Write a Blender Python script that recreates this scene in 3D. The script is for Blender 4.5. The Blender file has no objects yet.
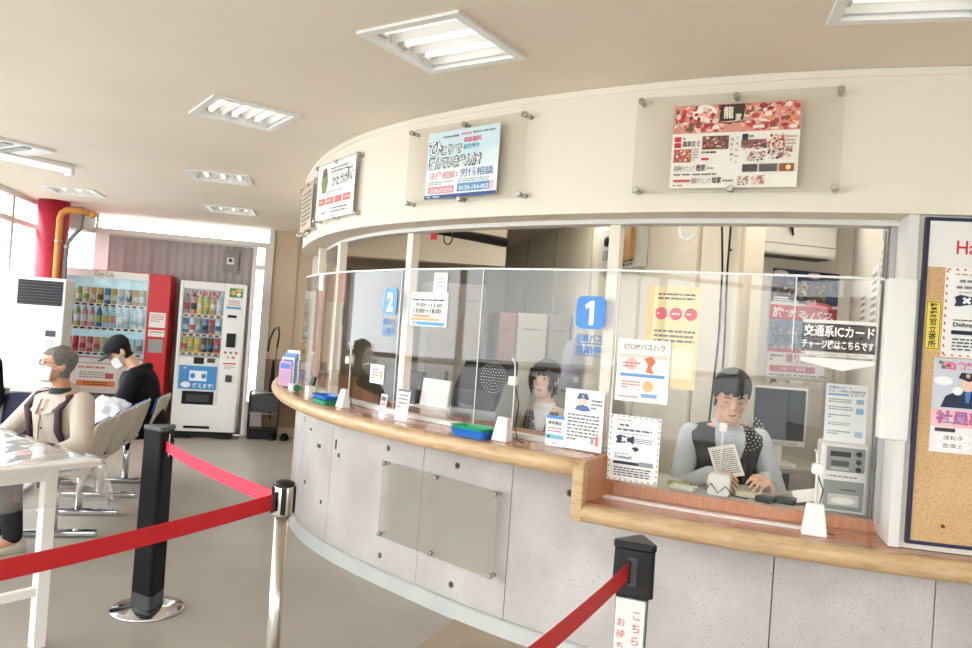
import bpy, bmesh, math, random
from math import sin, cos, pi, radians as rad, atan2, hypot
from mathutils import Vector, Matrix, Euler

random.seed(7)
SC = bpy.context.scene
COL = SC.collection

# ------------------------------------------------------------------ camera
CAM_H = 1.45
F_PX = 757.0
PITCH, ROLL = rad(0.56), rad(4.04)
cd = bpy.data.cameras.new('camera')
cd.sensor_width = 36.0
cd.lens = 36.0 * F_PX / 972.0
cd.clip_start = 0.02
cam = bpy.data.objects.new('camera', cd)
COL.objects.link(cam)
_f = Vector((0, cos(PITCH), sin(PITCH)))
_u0 = Vector((1, 0, 0)).cross(_f)
_r = Vector((1, 0, 0)) * cos(ROLL) + _u0 * sin(ROLL)
_u = Vector((1, 0, 0)) * -sin(ROLL) + _u0 * cos(ROLL)
cam.matrix_world = Matrix(((_r.x, _u.x, -_f.x, 0), (_r.y, _u.y, -_f.y, 0), (_r.z, _u.z, -_f.z, CAM_H), (0, 0, 0, 1)))
SC.camera = cam

# ------------------------------------------------------------------ sky, exposure
w = bpy.data.worlds.new('sky')
SC.world = w
w.use_nodes = True
nt = w.node_tree
nt.nodes['Background'].inputs[0].default_value = (0.93, 0.97, 1.0, 1)
nt.nodes['Background'].inputs[1].default_value = 5.4
SC.view_settings.view_transform = 'Standard'
SC.view_settings.look = 'None'
SC.view_settings.gamma = 1.0
SC.view_settings.use_curve_mapping = False
SC.view_settings.exposure = 0.55
SC.cycles.max_bounces = 10
SC.cycles.diffuse_bounces = 5
SC.cycles.transparent_max_bounces = 24
SC.cycles.use_denoising = True
SC.cycles.sample_clamp_indirect = 6.0
SC.cycles.caustics_reflective = False
SC.cycles.caustics_refractive = False

# ------------------------------------------------------------------ materials
def lin(c):
    out = []
    for v in c[:3]:
        v = v / 255.0
        out.append(v / 12.92 if v <= 0.04045 else ((v + 0.055) / 1.055) ** 2.4)
    return (*out, 1.0)

_M = {}
def mat(name, color, rough=0.6, metal=0.0, spec=0.5, noise=0.0, nscale=8.0, bump=0.0, bscale=60.0, emit=0.0, coat=0.0):
    """plain procedural material with faint mottling"""
    if name in _M: return _M[name]
    m = bpy.data.materials.new(name); m.use_nodes = True
    t = m.node_tree; b = t.nodes['Principled BSDF']
    c = lin(color)
    b.inputs['Base Color'].default_value = c
    b.inputs['Roughness'].default_value = rough
    b.inputs['Metallic'].default_value = metal
    b.inputs['Specular IOR Level'].default_value = spec
    b.inputs['Coat Weight'].default_value = coat
    if emit:
        b.inputs['Emission Color'].default_value = c
        b.inputs['Emission Strength'].default_value = emit
    if noise or bump:
        tc = t.nodes.new('ShaderNodeTexCoord')
    if noise:
        n = t.nodes.new('ShaderNodeTexNoise'); n.inputs['Scale'].default_value = nscale; n.inputs['Detail'].default_value = 5
        r = t.nodes.new('ShaderNodeValToRGB')
        lo = [max(0, x * (1 - noise)) for x in c[:3]]; hi = [min(1, x * (1 + noise)) for x in c[:3]]
        r.color_ramp.elements[0].position = .3; r.color_ramp.elements[1].position = .7
        r.color_ramp.elements[0].color = (*lo, 1); r.color_ramp.elements[1].color = (*hi, 1)
        t.links.new(tc.outputs['Object'], n.inputs['Vector']); t.links.new(n.outputs['Fac'], r.inputs['Fac'])
        t.links.new(r.outputs['Color'], b.inputs['Base Color'])
    if bump:
        n2 = t.nodes.new('ShaderNodeTexNoise'); n2.inputs['Scale'].default_value = bscale; n2.inputs['Detail'].default_value = 3
        bp = t.nodes.new('ShaderNodeBump'); bp.inputs['Strength'].default_value = bump; bp.inputs['Distance'].default_value = .004
        t.links.new(tc.outputs['Object'], n2.inputs['Vector']); t.links.new(n2.outputs['Fac'], bp.inputs['Height'])
        t.links.new(bp.outputs['Normal'], b.inputs['Normal'])
    _M[name] = m
    return m

def ink(c):
    """flat printing ink"""
    return mat('ink_%02x%02x%02x' % tuple(int(x) for x in c), c, .55, noise=.03, nscale=40)

def speckle(name, base, dark, light, scale=90, rough=.8, cover=.42):
    if name in _M: return _M[name]
    m = bpy.data.materials.new(name); m.use_nodes = True
    t = m.node_tree; b = t.nodes['Principled BSDF']; b.inputs['Roughness'].default_value = rough
    tc = t.nodes.new('ShaderNodeTexCoord')
    n1 = t.nodes.new('ShaderNodeTexNoise'); n1.inputs['Scale'].default_value = 3.0; n1.inputs['Detail'].default_value = 6
    r1 = t.nodes.new('ShaderNodeValToRGB'); r1.color_ramp.elements[0].color = lin(base); r1.color_ramp.elements[1].color = lin(light)
    r1.color_ramp.elements[0].position = .35; r1.color_ramp.elements[1].position = .68
    n2 = t.nodes.new('ShaderNodeTexNoise'); n2.inputs['Scale'].default_value = scale; n2.inputs['Detail'].default_value = 2
    r2 = t.nodes.new('ShaderNodeValToRGB'); r2.color_ramp.elements[0].position = cover - .1; r2.color_ramp.elements[1].position = cover
    r2.color_ramp.elements[0].color = (0, 0, 0, 1); r2.color_ramp.elements[1].color = (1, 1, 1, 1)
    mx = t.nodes.new('ShaderNodeMix'); mx.data_type = 'RGBA'
    mx.inputs[6].default_value = lin(dark)
    bp = t.nodes.new('ShaderNodeBump'); bp.inputs['Strength'].default_value = .25; bp.inputs['Distance'].default_value = .004
    for n in (n1, n2): t.links.new(tc.outputs['Object'], n.inputs['Vector'])
    t.links.new(n1.outputs['Fac'], r1.inputs['Fac']); t.links.new(n2.outputs['Fac'], r2.inputs['Fac'])
    t.links.new(r2.outputs['Color'], mx.inputs[0]); t.links.new(r1.outputs['Color'], mx.inputs[7])
    t.links.new(mx.outputs[2], b.inputs['Base Color'])
    t.links.new(n2.outputs['Fac'], bp.inputs['Height']); t.links.new(bp.outputs['Normal'], b.inputs['Normal'])
    _M[name] = m
    return m

def wood(name, a, bcol, scale=18, rough=.35, stretch=(1, 1, 12)):
    if name in _M: return _M[name]
    m = bpy.data.materials.new(name); m.use_nodes = True
    t = m.node_tree; b = t.nodes['Principled BSDF']; b.inputs['Roughness'].default_value = rough
    tc = t.nodes.new('ShaderNodeTexCoord'); mp = t.nodes.new('ShaderNodeMapping'); mp.inputs['Scale'].default_value = stretch
    n = t.nodes.new('ShaderNodeTexNoise'); n.inputs['Scale'].default_value = scale; n.inputs['Detail'].default_value = 8; n.inputs['Distortion'].default_value = .6
    r = t.nodes.new('ShaderNodeValToRGB'); r.color_ramp.elements[0].color = lin(a); r.color_ramp.elements[1].color = lin(bcol)
    r.color_ramp.elements[0].position = .32; r.color_ramp.elements[1].position = .66
    t.links.new(tc.outputs['Object'], mp.inputs['Vector']); t.links.new(mp.outputs['Vector'], n.inputs['Vector'])
    t.links.new(n.outputs['Fac'], r.inputs['Fac']); t.links.new(r.outputs['Color'], b.inputs['Base Color'])
    _M[name] = m
    return m

def clear(name, tint=(1, 1, 1), ior=1.49, haze=0.0, hazecol=(225, 222, 214), rough=0.0):
    """thin clear sheet: transparent with Fresnel gloss, plus a little body haze"""
    if name in _M: return _M[name]
    m = bpy.data.materials.new(name); m.use_nodes = True
    t = m.node_tree; t.nodes.clear()
    out = t.nodes.new('ShaderNodeOutputMaterial')
    tr = t.nodes.new('ShaderNodeBsdfTransparent'); tr.inputs[0].default_value = (*tint, 1)
    gl = t.nodes.new('ShaderNodeBsdfGlossy'); gl.inputs['Roughness'].default_value = rough
    fr = t.nodes.new('ShaderNodeFresnel'); fr.inputs[0].default_value = ior
    ge = t.nodes.new('ShaderNodeNewGeometry'); pw = t.nodes.new('ShaderNodeMath'); pw.operation = 'POWER'; pw.inputs[0].default_value = ior
    ma = t.nodes.new('ShaderNodeMath'); ma.operation = 'MULTIPLY_ADD'; ma.inputs[1].default_value = -2.0; ma.inputs[2].default_value = 1.0
    t.links.new(ge.outputs['Backfacing'], ma.inputs[0]); t.links.new(ma.outputs[0], pw.inputs[1]); t.links.new(pw.outputs[0], fr.inputs[0])
    mx = t.nodes.new('ShaderNodeMixShader')
    t.links.new(fr.outputs[0], mx.inputs[0]); t.links.new(gl.outputs[0], mx.inputs[2])
    if haze:
        df = t.nodes.new('ShaderNodeBsdfDiffuse'); df.inputs[0].default_value = lin(hazecol)
        m2 = t.nodes.new('ShaderNodeMixShader')
        n = t.nodes.new('ShaderNodeTexNoise'); n.inputs['Scale'].default_value = 6
        mm = t.nodes.new('ShaderNodeMath'); mm.operation = 'MULTIPLY_ADD'; mm.inputs[1].default_value = haze * .3; mm.inputs[2].default_value = haze * .85
        t.links.new(n.outputs['Fac'], mm.inputs[0]); t.links.new(mm.outputs[0], m2.inputs[0])
        t.links.new(tr.outputs[0], m2.inputs[1]); t.links.new(df.outputs[0], m2.inputs[2])
        t.links.new(m2.outputs[0], mx.inputs[1])
    else:
        t.links.new(tr.outputs[0], mx.inputs[1])
    t.links.new(mx.outputs[0], out.inputs[0])
    _M[name] = m
    return m

def weave(name, a, b, scale, rough=.9):
    """checked cloth"""
    if name in _M: return _M[name]
    m = bpy.data.materials.new(name); m.use_nodes = True
    t = m.node_tree; bs = t.nodes['Principled BSDF']; bs.inputs['Roughness'].default_value = rough
    tc = t.nodes.new('ShaderNodeTexCoord')
    mx = t.nodes.new('ShaderNodeMix'); mx.data_type = 'RGBA'
    mx.inputs[6].default_value = lin(a); mx.inputs[7].default_value = lin(b)
    add = t.nodes.new('ShaderNodeMath'); add.operation = 'MAXIMUM'
    for k, ax in enumerate(('X', 'Z')):
        wv = t.nodes.new('ShaderNodeTexWave'); wv.bands_direction = ax; wv.inputs['Scale'].default_value = scale
        rp = t.nodes.new('ShaderNodeValToRGB'); rp.color_ramp.elements[0].position = .72; rp.color_ramp.elements[1].position = .85
        t.links.new(tc.outputs['Object'], wv.inputs['Vector']); t.links.new(wv.outputs['Fac'], rp.inputs['Fac'])
        t.links.new(rp.outputs['Color'], add.inputs[k])
    t.links.new(add.outputs[0], mx.inputs[0]); t.links.new(mx.outputs[2], bs.inputs['Base Color'])
    _M[name] = m
    return m

M_CEIL = mat('ceiling_plaster', (237, 225, 208), .9, noise=.03, nscale=1.2, bump=.25, bscale=220)
M_FASCIA = mat('fascia_paint', (238, 230, 215), .75, noise=.015, nscale=2, bump=.15, bscale=200)
M_TAN = mat('tan_wall_paint', (214, 194, 168), .8, noise=.03, nscale=2)
M_OFFICE = mat('office_wall_panel', (214, 206, 188), .7, noise=.03, nscale=1.5)
M_WHITEWALL = mat('white_wall_paint', (232, 228, 220), .8, noise=.02, nscale=2)
M_FLOOR = None
M_FRAME = mat('window_frame_paint', (226, 224, 219), .45, noise=.02)
M_WHITE = mat('white_plastic', (238, 237, 232), .4, noise=.015)
M_WHITEMET = mat('white_enamel', (240, 240, 238), .3, noise=.01)
M_GREY = mat('grey_plastic', (150, 153, 153), .45, noise=.03)
M_LGREY = mat('light_grey_metal', (200, 199, 192), .45, noise=.03)
M_DGREY = mat('dark_grey_plastic', (62, 64, 67), .45, noise=.05)
M_BLACK = mat('black_plastic', (20, 20, 22), .4, spec=.35, noise=.08)
M_BLACKMAT = mat('black_matt', (17, 17, 19), .7, spec=.2, noise=.1, nscale=20)
M_CHROME = mat('chrome', (215, 216, 218), .12, 1.0)
M_STEEL = mat('brushed_steel', (196, 192, 184), .24, 1.0, noise=.05, nscale=3)
M_ALU = mat('aluminium', (176, 176, 174), .35, .9, noise=.03)
M_NOSE = wood('oak_nosing', (182, 148, 106), (208, 178, 138), 9, .38, (1, 1, 6))
M_COUNTER = wood('counter_laminate', (178, 118, 88), (196, 138, 105), 26, .16, (1, 1, 1))
M_RISER = wood('riser_veneer', (196, 130, 92), (214, 153, 114), 20, .35, (6, 6, 1))
M_CONC = speckle('exposed_concrete', (182, 176, 171), (150, 145, 139), (204, 199, 195), 190, .85, .40)
M_BASE = mat('vinyl_baseboard', (196, 199, 195), .45, noise=.05, nscale=5)
M_CORK = speckle('cork', (206, 168, 118), (176, 132, 84), (226, 192, 148), 240, .9, .45)
M_NAVY = mat('navy_frame', (30, 38, 66), .45, noise=.04)
M_SHIELD = clear('acrylic_clear', (.985, .985, .98), 1.36)
M_GLASS = clear('window_glass', (.985, .99, .99), 1.4)
M_BOARDACR = clear('acrylic_wallboard', (.98, .975, .962), 1.46, .055, (214, 204, 184), .05)
M_FROST = clear('acrylic_frosted', (.955, .955, .94), 1.46, .20, (190, 184, 172), .2)
M_FILM = clear('plastic_film', (.985, .985, .98), 1.3, .10, (245, 245, 245), .04)
M_PAPER = mat('paper', (240, 239, 234), .7, noise=.01)
M_RED = mat('vending_red', (206, 28, 38), .3, noise=.03)
M_BELT = mat('belt_red', (196, 22, 32), .55, noise=.04, nscale=30)
M_BELTLIT = mat('belt_red_lit', (216, 26, 62), .55, noise=.04, nscale=30)  # same red belt, its pinker lit tone put into the colour
M_PILLAR = mat('pillar_red', (176, 32, 58), .4, noise=.04)
M_TUBE = mat('lamp_tube', (255, 250, 240), .4, emit=.7)
M_TUBEO = mat('office_lamp_tube', (255, 250, 240), .4, emit=14.0)
M_SKIN = mat('skin', (226, 180, 152), .55, noise=.04, nscale=14)
M_SKIN2 = mat('skin_pale', (236, 198, 178), .55, noise=.04, nscale=14)
M_SKIN3 = mat('skin_tan', (206, 152, 120), .55, noise=.05, nscale=14)

# floor: pale grey-beige vinyl, softly mottled, faint gloss
def floor_mat():
    m = bpy.data.materials.new('floor_vinyl'); m.use_nodes = True
    t = m.node_tree; b = t.nodes['Principled BSDF']; b.inputs['Roughness'].default_value = .42
    tc = t.nodes.new('ShaderNodeTexCoord')
    n = t.nodes.new('ShaderNodeTexNoise'); n.inputs['Scale'].default_value = 1.3; n.inputs['Detail'].default_value = 7
    r = t.nodes.new('ShaderNodeValToRGB')
    r.color_ramp.elements[0].color = lin((160, 153, 141)); r.color_ramp.elements[1].color = lin((178, 172, 161))
    r.color_ramp.elements[0].position = .3; r.color_ramp.elements[1].position = .7
    t.links.new(tc.outputs['Object'], n.inputs['Vector']); t.links.new(n.outputs['Fac'], r.inputs['Fac'])
    t.links.new(r.outputs['Color'], b.inputs['Base Color'])
    return m
M_FLOOR = floor_mat()
M_FLOOR2 = mat('floor_tile_brown', (166, 148, 126), .5, noise=.09, nscale=6)

# ------------------------------------------------------------------ mesh helpers
class MB:
    """collects shapes into one mesh"""
    def __init__(s): s.v = []; s.f = []; s.sm = []
    def add(s, vs, fs, smooth=False):
        o = len(s.v); s.v += [tuple(p) for p in vs]
        s.f += [tuple(i + o for i in q) for q in fs]; s.sm += [smooth] * len(fs)
        return s
    def box(s, x0, y0, z0, x1, y1, z1, mtx=None):
        vs = [Vector((x, y, z)) for z in (z0, z1) for y in (y0, y1) for x in (x0, x1)]
        if mtx: vs = [mtx @ p for p in vs]
        return s.add(vs, [(0, 2, 3, 1), (4, 5, 7, 6), (0, 1, 5, 4), (2, 6, 7, 3), (0, 4, 6, 2), (1, 3, 7, 5)])
    def cbox(s, c, d, mtx=None):
        return s.box(c[0] - d[0] / 2, c[1] - d[1] / 2, c[2] - d[2] / 2, c[0] + d[0] / 2, c[1] + d[1] / 2, c[2] + d[2] / 2, mtx)
    def rbox(s, x0, y0, z0, x1, y1, z1, r, axis='y', n=4, mtx=None):
        """box with four rounded edges parallel to axis"""
        if axis == 'y': a0, a1, b0, b1, c0, c1 = x0, x1, z0, z1, y0, y1
        elif axis == 'z': a0, a1, b0, b1, c0, c1 = x0, x1, y0, y1, z0, z1
        else: a0, a1, b0, b1, c0, c1 = y0, y1, z0, z1, x0, x1
        pts = []
        for (cx, cy, st) in ((a1 - r, b1 - r, 0), (a0 + r, b1 - r, 90), (a0 + r, b0 + r, 180), (a1 - r, b0 + r, 270)):
            for k in range(n + 1):
                t = rad(st + 90 * k / n); pts.append((cx + r * cos(t), cy + r * sin(t)))
        def mk(a, b, c):
            return Vector((a, c, b)) if axis == 'y' else (Vector((a, b, c)) if axis == 'z' else Vector((c, a, b)))
        return s.prism([mk(a, b, c0) for a, b in pts], [mk(a, b, c1) for a, b in pts], mtx)
    def prism(s, A, B, mtx=None):
        n = len(A); vs = [Vector(p) for p in A] + [Vector(p) for p in B]
        if mtx: vs = [mtx @ p for p in vs]
        fs = [(i, (i + 1) % n, n + (i + 1) % n, n + i) for i in range(n)] + [tuple(range(n - 1, -1, -1)), tuple(range(n, 2 * n))]
        return s.add(vs, fs)
    def lathe(s, prof, n=20, c=(0, 0, 0), mtx=None, smooth=True):
        """prof: (r,z) from bottom to top"""
        vs = []; fs = []
        for r, z in prof:
            for k in range(n):
                t = 2 * pi * k / n; vs.append(Vector((c[0] + r * cos(t), c[1] + r * sin(t), c[2] + z)))
        if mtx: vs = [mtx @ p for p in vs]
        m = len(prof)
        for i in range(m - 1):
            for k in range(n):
                fs.append((i * n + k, i * n + (k + 1) % n, (i + 1) * n + (k + 1) % n, (i + 1) * n + k))
        s.add(vs, fs, smooth)
        o = len(s.v) - len(vs)
        s.f.append(tuple(o + k for k in range(n - 1, -1, -1))); s.sm.append(False)
        s.f.append(tuple(o + (m - 1) * n + k for k in range(n))); s.sm.append(False)
        return s
    def tube(s, pts, r, n=8, closed=False):
        pts = [Vector(p) for p in pts]; m = len(pts); vs = []; fs = []
        rr = r if isinstance(r, (list, tuple)) else [r] * m
        prev = None
        for i, p in enumerate(pts):
            a = pts[(i - 1) % m] if (closed or i > 0) else p; b = pts[(i + 1) % m] if (closed or i < m - 1) else p
            d = (b - a).normalized()
            if prev is None:
                ref = Vector((0, 0, 1)) if abs(d.z) < .9 else Vector((1, 0, 0)); x = d.cross(ref).normalized()
            else: x = (prev - d * prev.dot(d)).normalized()
            prev = x; y = d.cross(x)
            for k in range(n):
                t = 2 * pi * k / n; vs.append(p + (x * cos(t) + y * sin(t)) * rr[i])
        for i in range(m if closed else m - 1):
            j = (i + 1) % m
            for k in range(n): fs.append((i * n + k, i * n + (k + 1) % n, j * n + (k + 1) % n, j * n + k))
        s.add(vs, fs, True)
        if not closed:
            o = len(s.v) - len(vs)
            s.f.append(tuple(o + k for k in range(n - 1, -1, -1))); s.f.append(tuple(o + (m - 1) * n + k for k in range(n))); s.sm += [False, False]
        return s
    def ell(s, c, rx, ry, rz, mtx=None, n=14, m=9):
        vs = [Vector((c[0], c[1], c[2] - rz))]; fs = []
        for i in range(1, m):
            ph = -pi / 2 + pi * i / m
            for k in range(n):
                t = 2 * pi * k / n; vs.append(Vector((c[0] + rx * cos(ph) * cos(t), c[1] + ry * cos(ph) * sin(t), c[2] + rz * sin(ph))))
        vs.append(Vector((c[0], c[1], c[2] + rz))); T = len(vs) - 1
        for k in range(n):
            fs.append((0, 1 + (k + 1) % n, 1 + k)); fs.append((T, 1 + (m - 2) * n + k, 1 + (m - 2) * n + (k + 1) % n))
        for i in range(m - 2):
            for k in range(n):
                a = 1 + i * n; fs.append((a + k, a + (k + 1) % n, a + n + (k + 1) % n, a + n + k))
        if mtx: vs = [mtx @ p for p in vs]
        return s.add(vs, fs, True)
    def cap(s, p0, r0, p1, r1, n=12):
        """tapered capsule"""
        p0 = Vector(p0); p1 = Vector(p1); d = p1 - p0; L = max(d.length, 1e-6)
        q = d.to_track_quat('Z', 'Y').to_matrix().to_4x4(); M = Matrix.Translation(p0) @ q
        prof = []
        for k in range(1, 5): t = -pi / 2 + pi / 2 * k / 4; prof.append((r0 * cos(t), r0 * sin(t)))
        for k in range(0, 4): t = pi / 2 * k / 4; prof.append((r1 * cos(t), L + r1 * sin(t)))
        return s.lathe(prof, n, (0, 0, 0), M)
    def loft(s, rings, n=20, mtx=None):
        """rings: (center Vector, xaxis Vector*rx, yaxis Vector*ry)"""
        vs = []; fs = []
        for c, X, Y in rings:
            for k in range(n):
                t = 2 * pi * k / n; vs.append(Vector(c) + Vector(X) * cos(t) + Vector(Y) * sin(t))
        if mtx: vs = [mtx @ p for p in vs]
        m = len(rings)
        for i in range(m - 1):
            for k in range(n): fs.append((i * n + k, i * n + (k + 1) % n, (i + 1) * n + (k + 1) % n, (i + 1) * n + k))
        s.add(vs, fs, True); o = len(s.v) - len(vs)
        s.f.append(tuple(o + k for k in range(n - 1, -1, -1))); s.f.append(tuple(o + (m - 1) * n + k for k in range(n))); s.sm += [True, True]
        return s
    def arc(s, prof, a0, a1, c=(0, 0), step=1.5, smooth=False, dr=None):
        """sweep closed profile [(r,z)] about c from a0 to a1 degrees"""
        k = max(2, int(abs(a1 - a0) / step) + 1); n = len(prof); vs = []; fs = []
        for i in range(k + 1):
            ad = a0 + (a1 - a0) * i / k; a = rad(ad); e = dr(ad) if dr else 0.0
            for r, z in prof: vs.append((c[0] + (r + e) * cos(a), c[1] + (r + e) * sin(a), z))
        for i in range(k):
            for j in range(n): fs.append((i * n + j, i * n + (j + 1) % n, (i + 1) * n + (j + 1) % n, (i + 1) * n + j))
        s.add(vs, fs, smooth); o = len(s.v) - len(vs)
        s.f.append(tuple(o + j for j in range(n - 1, -1, -1))); s.f.append(tuple(o + k * n + j for j in range(n))); s.sm += [False, False]
        return s
    def mesh(s, name):
        me = bpy.data.meshes.new(name); me.from_pydata([tuple(p) for p in s.v], [], s.f)
        me.polygons.foreach_set('use_smooth', s.sm); me.update()
        bm = bmesh.new(); bm.from_mesh(me); bmesh.ops.recalc_face_normals(bm, faces=bm.faces); bm.to_mesh(me); bm.free()
        return me

def obj(name, mb, m=None, parent=None, loc=(0, 0, 0), rotz=0.0, bevel=0.0, bseg=2):
    me = mb.mesh(name) if isinstance(mb, MB) else mb
    o = bpy.data.objects.new(name, me); COL.objects.link(o)
    if m is not None and not me.materials: me.materials.append(m)
    o.location = loc; o.rotation_euler = (0, 0, rotz)
    if parent is not None: o.parent = parent
    if bevel:
        b = o.modifiers.new('bevel', 'BEVEL'); b.width = bevel; b.segments = bseg; b.limit_method = 'ANGLE'; b.angle_limit = rad(40)
    return o

def tag(o, label, cat, group=None):
    o['label'] = label; o['category'] = cat
    if group: o['group'] = group
    return o

def thing(name, label, cat, loc=(0, 0, 0), rotz=0.0, group=None):
    o = bpy.data.objects.new(name, None); o.empty_display_size = .05; COL.objects.link(o)
    o.location = loc; o.rotation_euler = (0, 0, rotz)
    return tag(o, label, cat, group)

def struct(name, mb, m, parent=None, loc=(0, 0, 0), rotz=0.0, bevel=0.0):
    o = obj(name, mb, m, parent, loc, rotz, bevel)
    if parent is None: o['kind'] = 'structure'
    return o

def bake(o):
    """apply modifiers into the mesh"""
    bpy.context.view_layer.update()
    dg = bpy.context.evaluated_depsgraph_get()
    me = bpy.data.meshes.new_from_object(o.evaluated_get(dg))
    o.modifiers.clear(); old = o.data; o.data = me
    return o

_TX = {}
def text_pts(s, bold=0.0):
    """triangulated outline of a string in a unit box; returns (verts2d, faces, w, h)"""
    key = (s, bold)
    if key in _TX: return _TX[key]
    c = bpy.data.curves.new('lettering', 'FONT'); c.body = s; c.resolution_u = 2; c.offset = bold; c.space_line = .92 if '\n' in s else 1.0
    if '\n' in s: c.align_x = 'CENTER'
    o = bpy.data.objects.new('lettering', c); COL.objects.link(o)
    bpy.context.view_layer.update()
    me = bpy.data.meshes.new_from_object(o.evaluated_get(bpy.context.evaluated_depsgraph_get()))
    v = [(p.co.x, p.co.y) for p in me.vertices]; f = [tuple(p.vertices) for p in me.polygons]
    bpy.data.objects.remove(o); bpy.data.curves.remove(c); bpy.data.meshes.remove(me)
    x0 = min(p[0] for p in v); x1 = max(p[0] for p in v); y0 = min(p[1] for p in v); y1 = max(p[1] for p in v)
    v = [((x - x0) / (x1 - x0), (y - y0) / (y1 - y0)) for x, y in v]
    _TX[key] = (v, f, x1 - x0, y1 - y0)
    return _TX[key]

def vert_text(mb, s, x0, x1, z0, z1, y, bold=0.0, mtx=None):
    """upright column of characters, each kept in its own cell"""
    n = len(s); ch = (z1 - z0) / n
    for i, c in enumerate(s):
        tv, tf, tw, th = text_pts(c, bold); k = min((x1 - x0) / .95, ch / 1.0); k2 = k
        w_, h_ = tw * k, th * k2; cx = (x0 + x1) / 2; cz = z1 - ch * (i + .5)
        pts = [Vector((cx + (a - .5) * w_, y, cz + (b - .5) * h_)) for a, b in tv]
        mb.add([mtx @ p for p in pts] if mtx else pts, tf)

def prints(parent, W, Hh, els, y0=0.0, x0=None, ztop=None, lift=.0009, step=.00012):
    """flat printing on the -Y face of a sheet W x Hh; coordinates u right, v down in 0..1"""
    if x0 is None: x0 = -W / 2
    if ztop is None: ztop = Hh
    groups = {}
    X = lambda u: x0 + u * W
    Z = lambda v: ztop - v * Hh
    for k, e in enumerate(els):
        y = y0 - lift - step * k
        kind = e[0]; c = (0, 0, 0) if kind == 'm' else tuple(e[-1] if kind in 'rcple' else e[6])
        key = ('lettering' if kind in 'tvb' else ('text_lines' if kind == 'l' else 'print_block'), c)
        mb = groups.setdefault(key, MB())
        if kind == 'r':
            _, u0, v0, u1, v1, _c = e; mb.add([(X(u0), y, Z(v1)), (X(u1), y, Z(v1)), (X(u1), y, Z(v0)), (X(u0), y, Z(v0))], [(0, 1, 2, 3)])
        elif kind == 'c' or kind == 'e':
            if kind == 'c': _, u, v, r, _c = e; rx = rz = r * W
            else: _, u, v, ru, rv, _c = e; rx = ru * W; rz = rv * Hh
            mb.add([(X(u) + rx * cos(2 * pi * i / 20), y, Z(v) + rz * sin(2 * pi * i / 20)) for i in range(20)], [tuple(range(20))])
        elif kind == 'p':
            pts = e[1]; mb.add([(X(u), y, Z(v)) for u, v in pts], [tuple(range(len(pts)))])
        elif kind == 'l':
            _, u0, v0, u1, v1, n, _c = e
            rr = random.Random(int((u0 * 97 + v0 * 31 + n) * 1000))
            lh = (v1 - v0) / n
            for i in range(n):
                u = u0; va = v0 + lh * (i + .25); vb = v0 + lh * (i + .72)
                while u < u1 - .01:
                    un = min(u1, u + (u1 - u0) * rr.uniform(.05, .16))
                    mb.add([(X(u), y, Z(vb)), (X(un), y, Z(vb)), (X(un), y, Z(va)), (X(u), y, Z(va))], [(0, 1, 2, 3)])
                    u = un + (u1 - u0) * rr.uniform(.015, .04)
                    if i == n - 1 and rr.random() < .15: break
        elif kind == 'm':     # a photograph of food or scenery: crowded blobs of the palette
            _, u0, v0, u1, v1, pal, n, sd, _c = e
            rr = random.Random(sd)
            for i in range(int(n * 2.6)):
                cc = pal[rr.randrange(len(pal))]
                g = groups.setdefault(('print_block', tuple(cc)), MB())
                ru = (u1 - u0) * rr.uniform(.02, .085); rv = (v1 - v0) * rr.uniform(.035, .12)
                u = rr.uniform(u0 + ru, u1 - ru); v = rr.uniform(v0 + rv, v1 - rv); th = rr.uniform(0, pi)
                yy = y - .000012 * i
                g.add([(X(u + ru * cos(2 * pi * j / 9 + th) * rr.uniform(.8, 1)), yy, Z(v + rv * sin(2 * pi * j / 9 + th) * rr.uniform(.8, 1))) for j in range(9)], [tuple(range(9))])
        else:
            _, u0, v0, u1, v1, s, _c = e[:7]; bold = e[7] if len(e) > 7 else 0.0
            if kind == 'v':
                vert_text(mb, s, X(u0), X(u1), Z(v1), Z(v0), y, bold); continue
            tv, tf, tw, th = text_pts(s, bold)
            mb.add([(X(u0 + (u1 - u0) * a), y, Z(v1 + (v0 - v1) * b)) for a, b in tv], tf)
    for (nm, c), mb in groups.items():
        if mb.f:
            o_ = obj(nm, flat_mesh(mb, nm), ink(c), parent)
            if len(mb.f) > 1: o_['kind'] = 'stuff'      # flat print too fine to pick apart

def flat_mesh(mb, name):
    me = bpy.data.meshes.new(name); me.from_pydata([tuple(p) for p in mb.v], [], mb.f); me.update()
    return me

def sheet(name, label, cat, W, Hh, loc, rotz, base, els, group=None, th=.0015, tilt=0.0, parent=None):
    """a sheet of paper or board; loc = bottom centre of its back face; -Y is the printed side"""
    m = base if not isinstance(base, tuple) else mat('paper_%02x%02x%02x' % tuple(base), base, .6, noise=.01)
    o = obj(name, MB().box(-W / 2, -th, 0, W / 2, 0, Hh), m, parent, loc, rotz)
    if tilt: o.rotation_euler = (tilt, 0, rotz)
    if label: tag(o, label, cat, group)
    prints(o, W, Hh, els, y0=-th)
    return o

# room axes: e1 along the rear wall, e2 towards it
RA = rad(13)
def R2(u, v, z=0.0): return Vector((u * cos(RA) - v * sin(RA), u * sin(RA) + v * cos(RA), z))
# the ticket office is a drum round C
CX, CY = 2.70, 6.91
def pol(R, a, z=0.0): return Vector((CX + R * cos(rad(a)), CY + R * sin(rad(a)), z))
def wfr(a): return rad(a + 90)      # local X to the viewer's right, local Y into the wall

# the drum is not a perfect circle towards its far side
def _ss(t): t = min(1.0, max(0.0, t)); return t * t * (3 - 2 * t)
def dr_base(a): return .13 * _ss((226 - a) / 22)
def dr_fas(a): return -.10 * _ss((222 - a) / 24)
def dr_top(a): return -.05 * _ss((222 - a) / 24)

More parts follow.
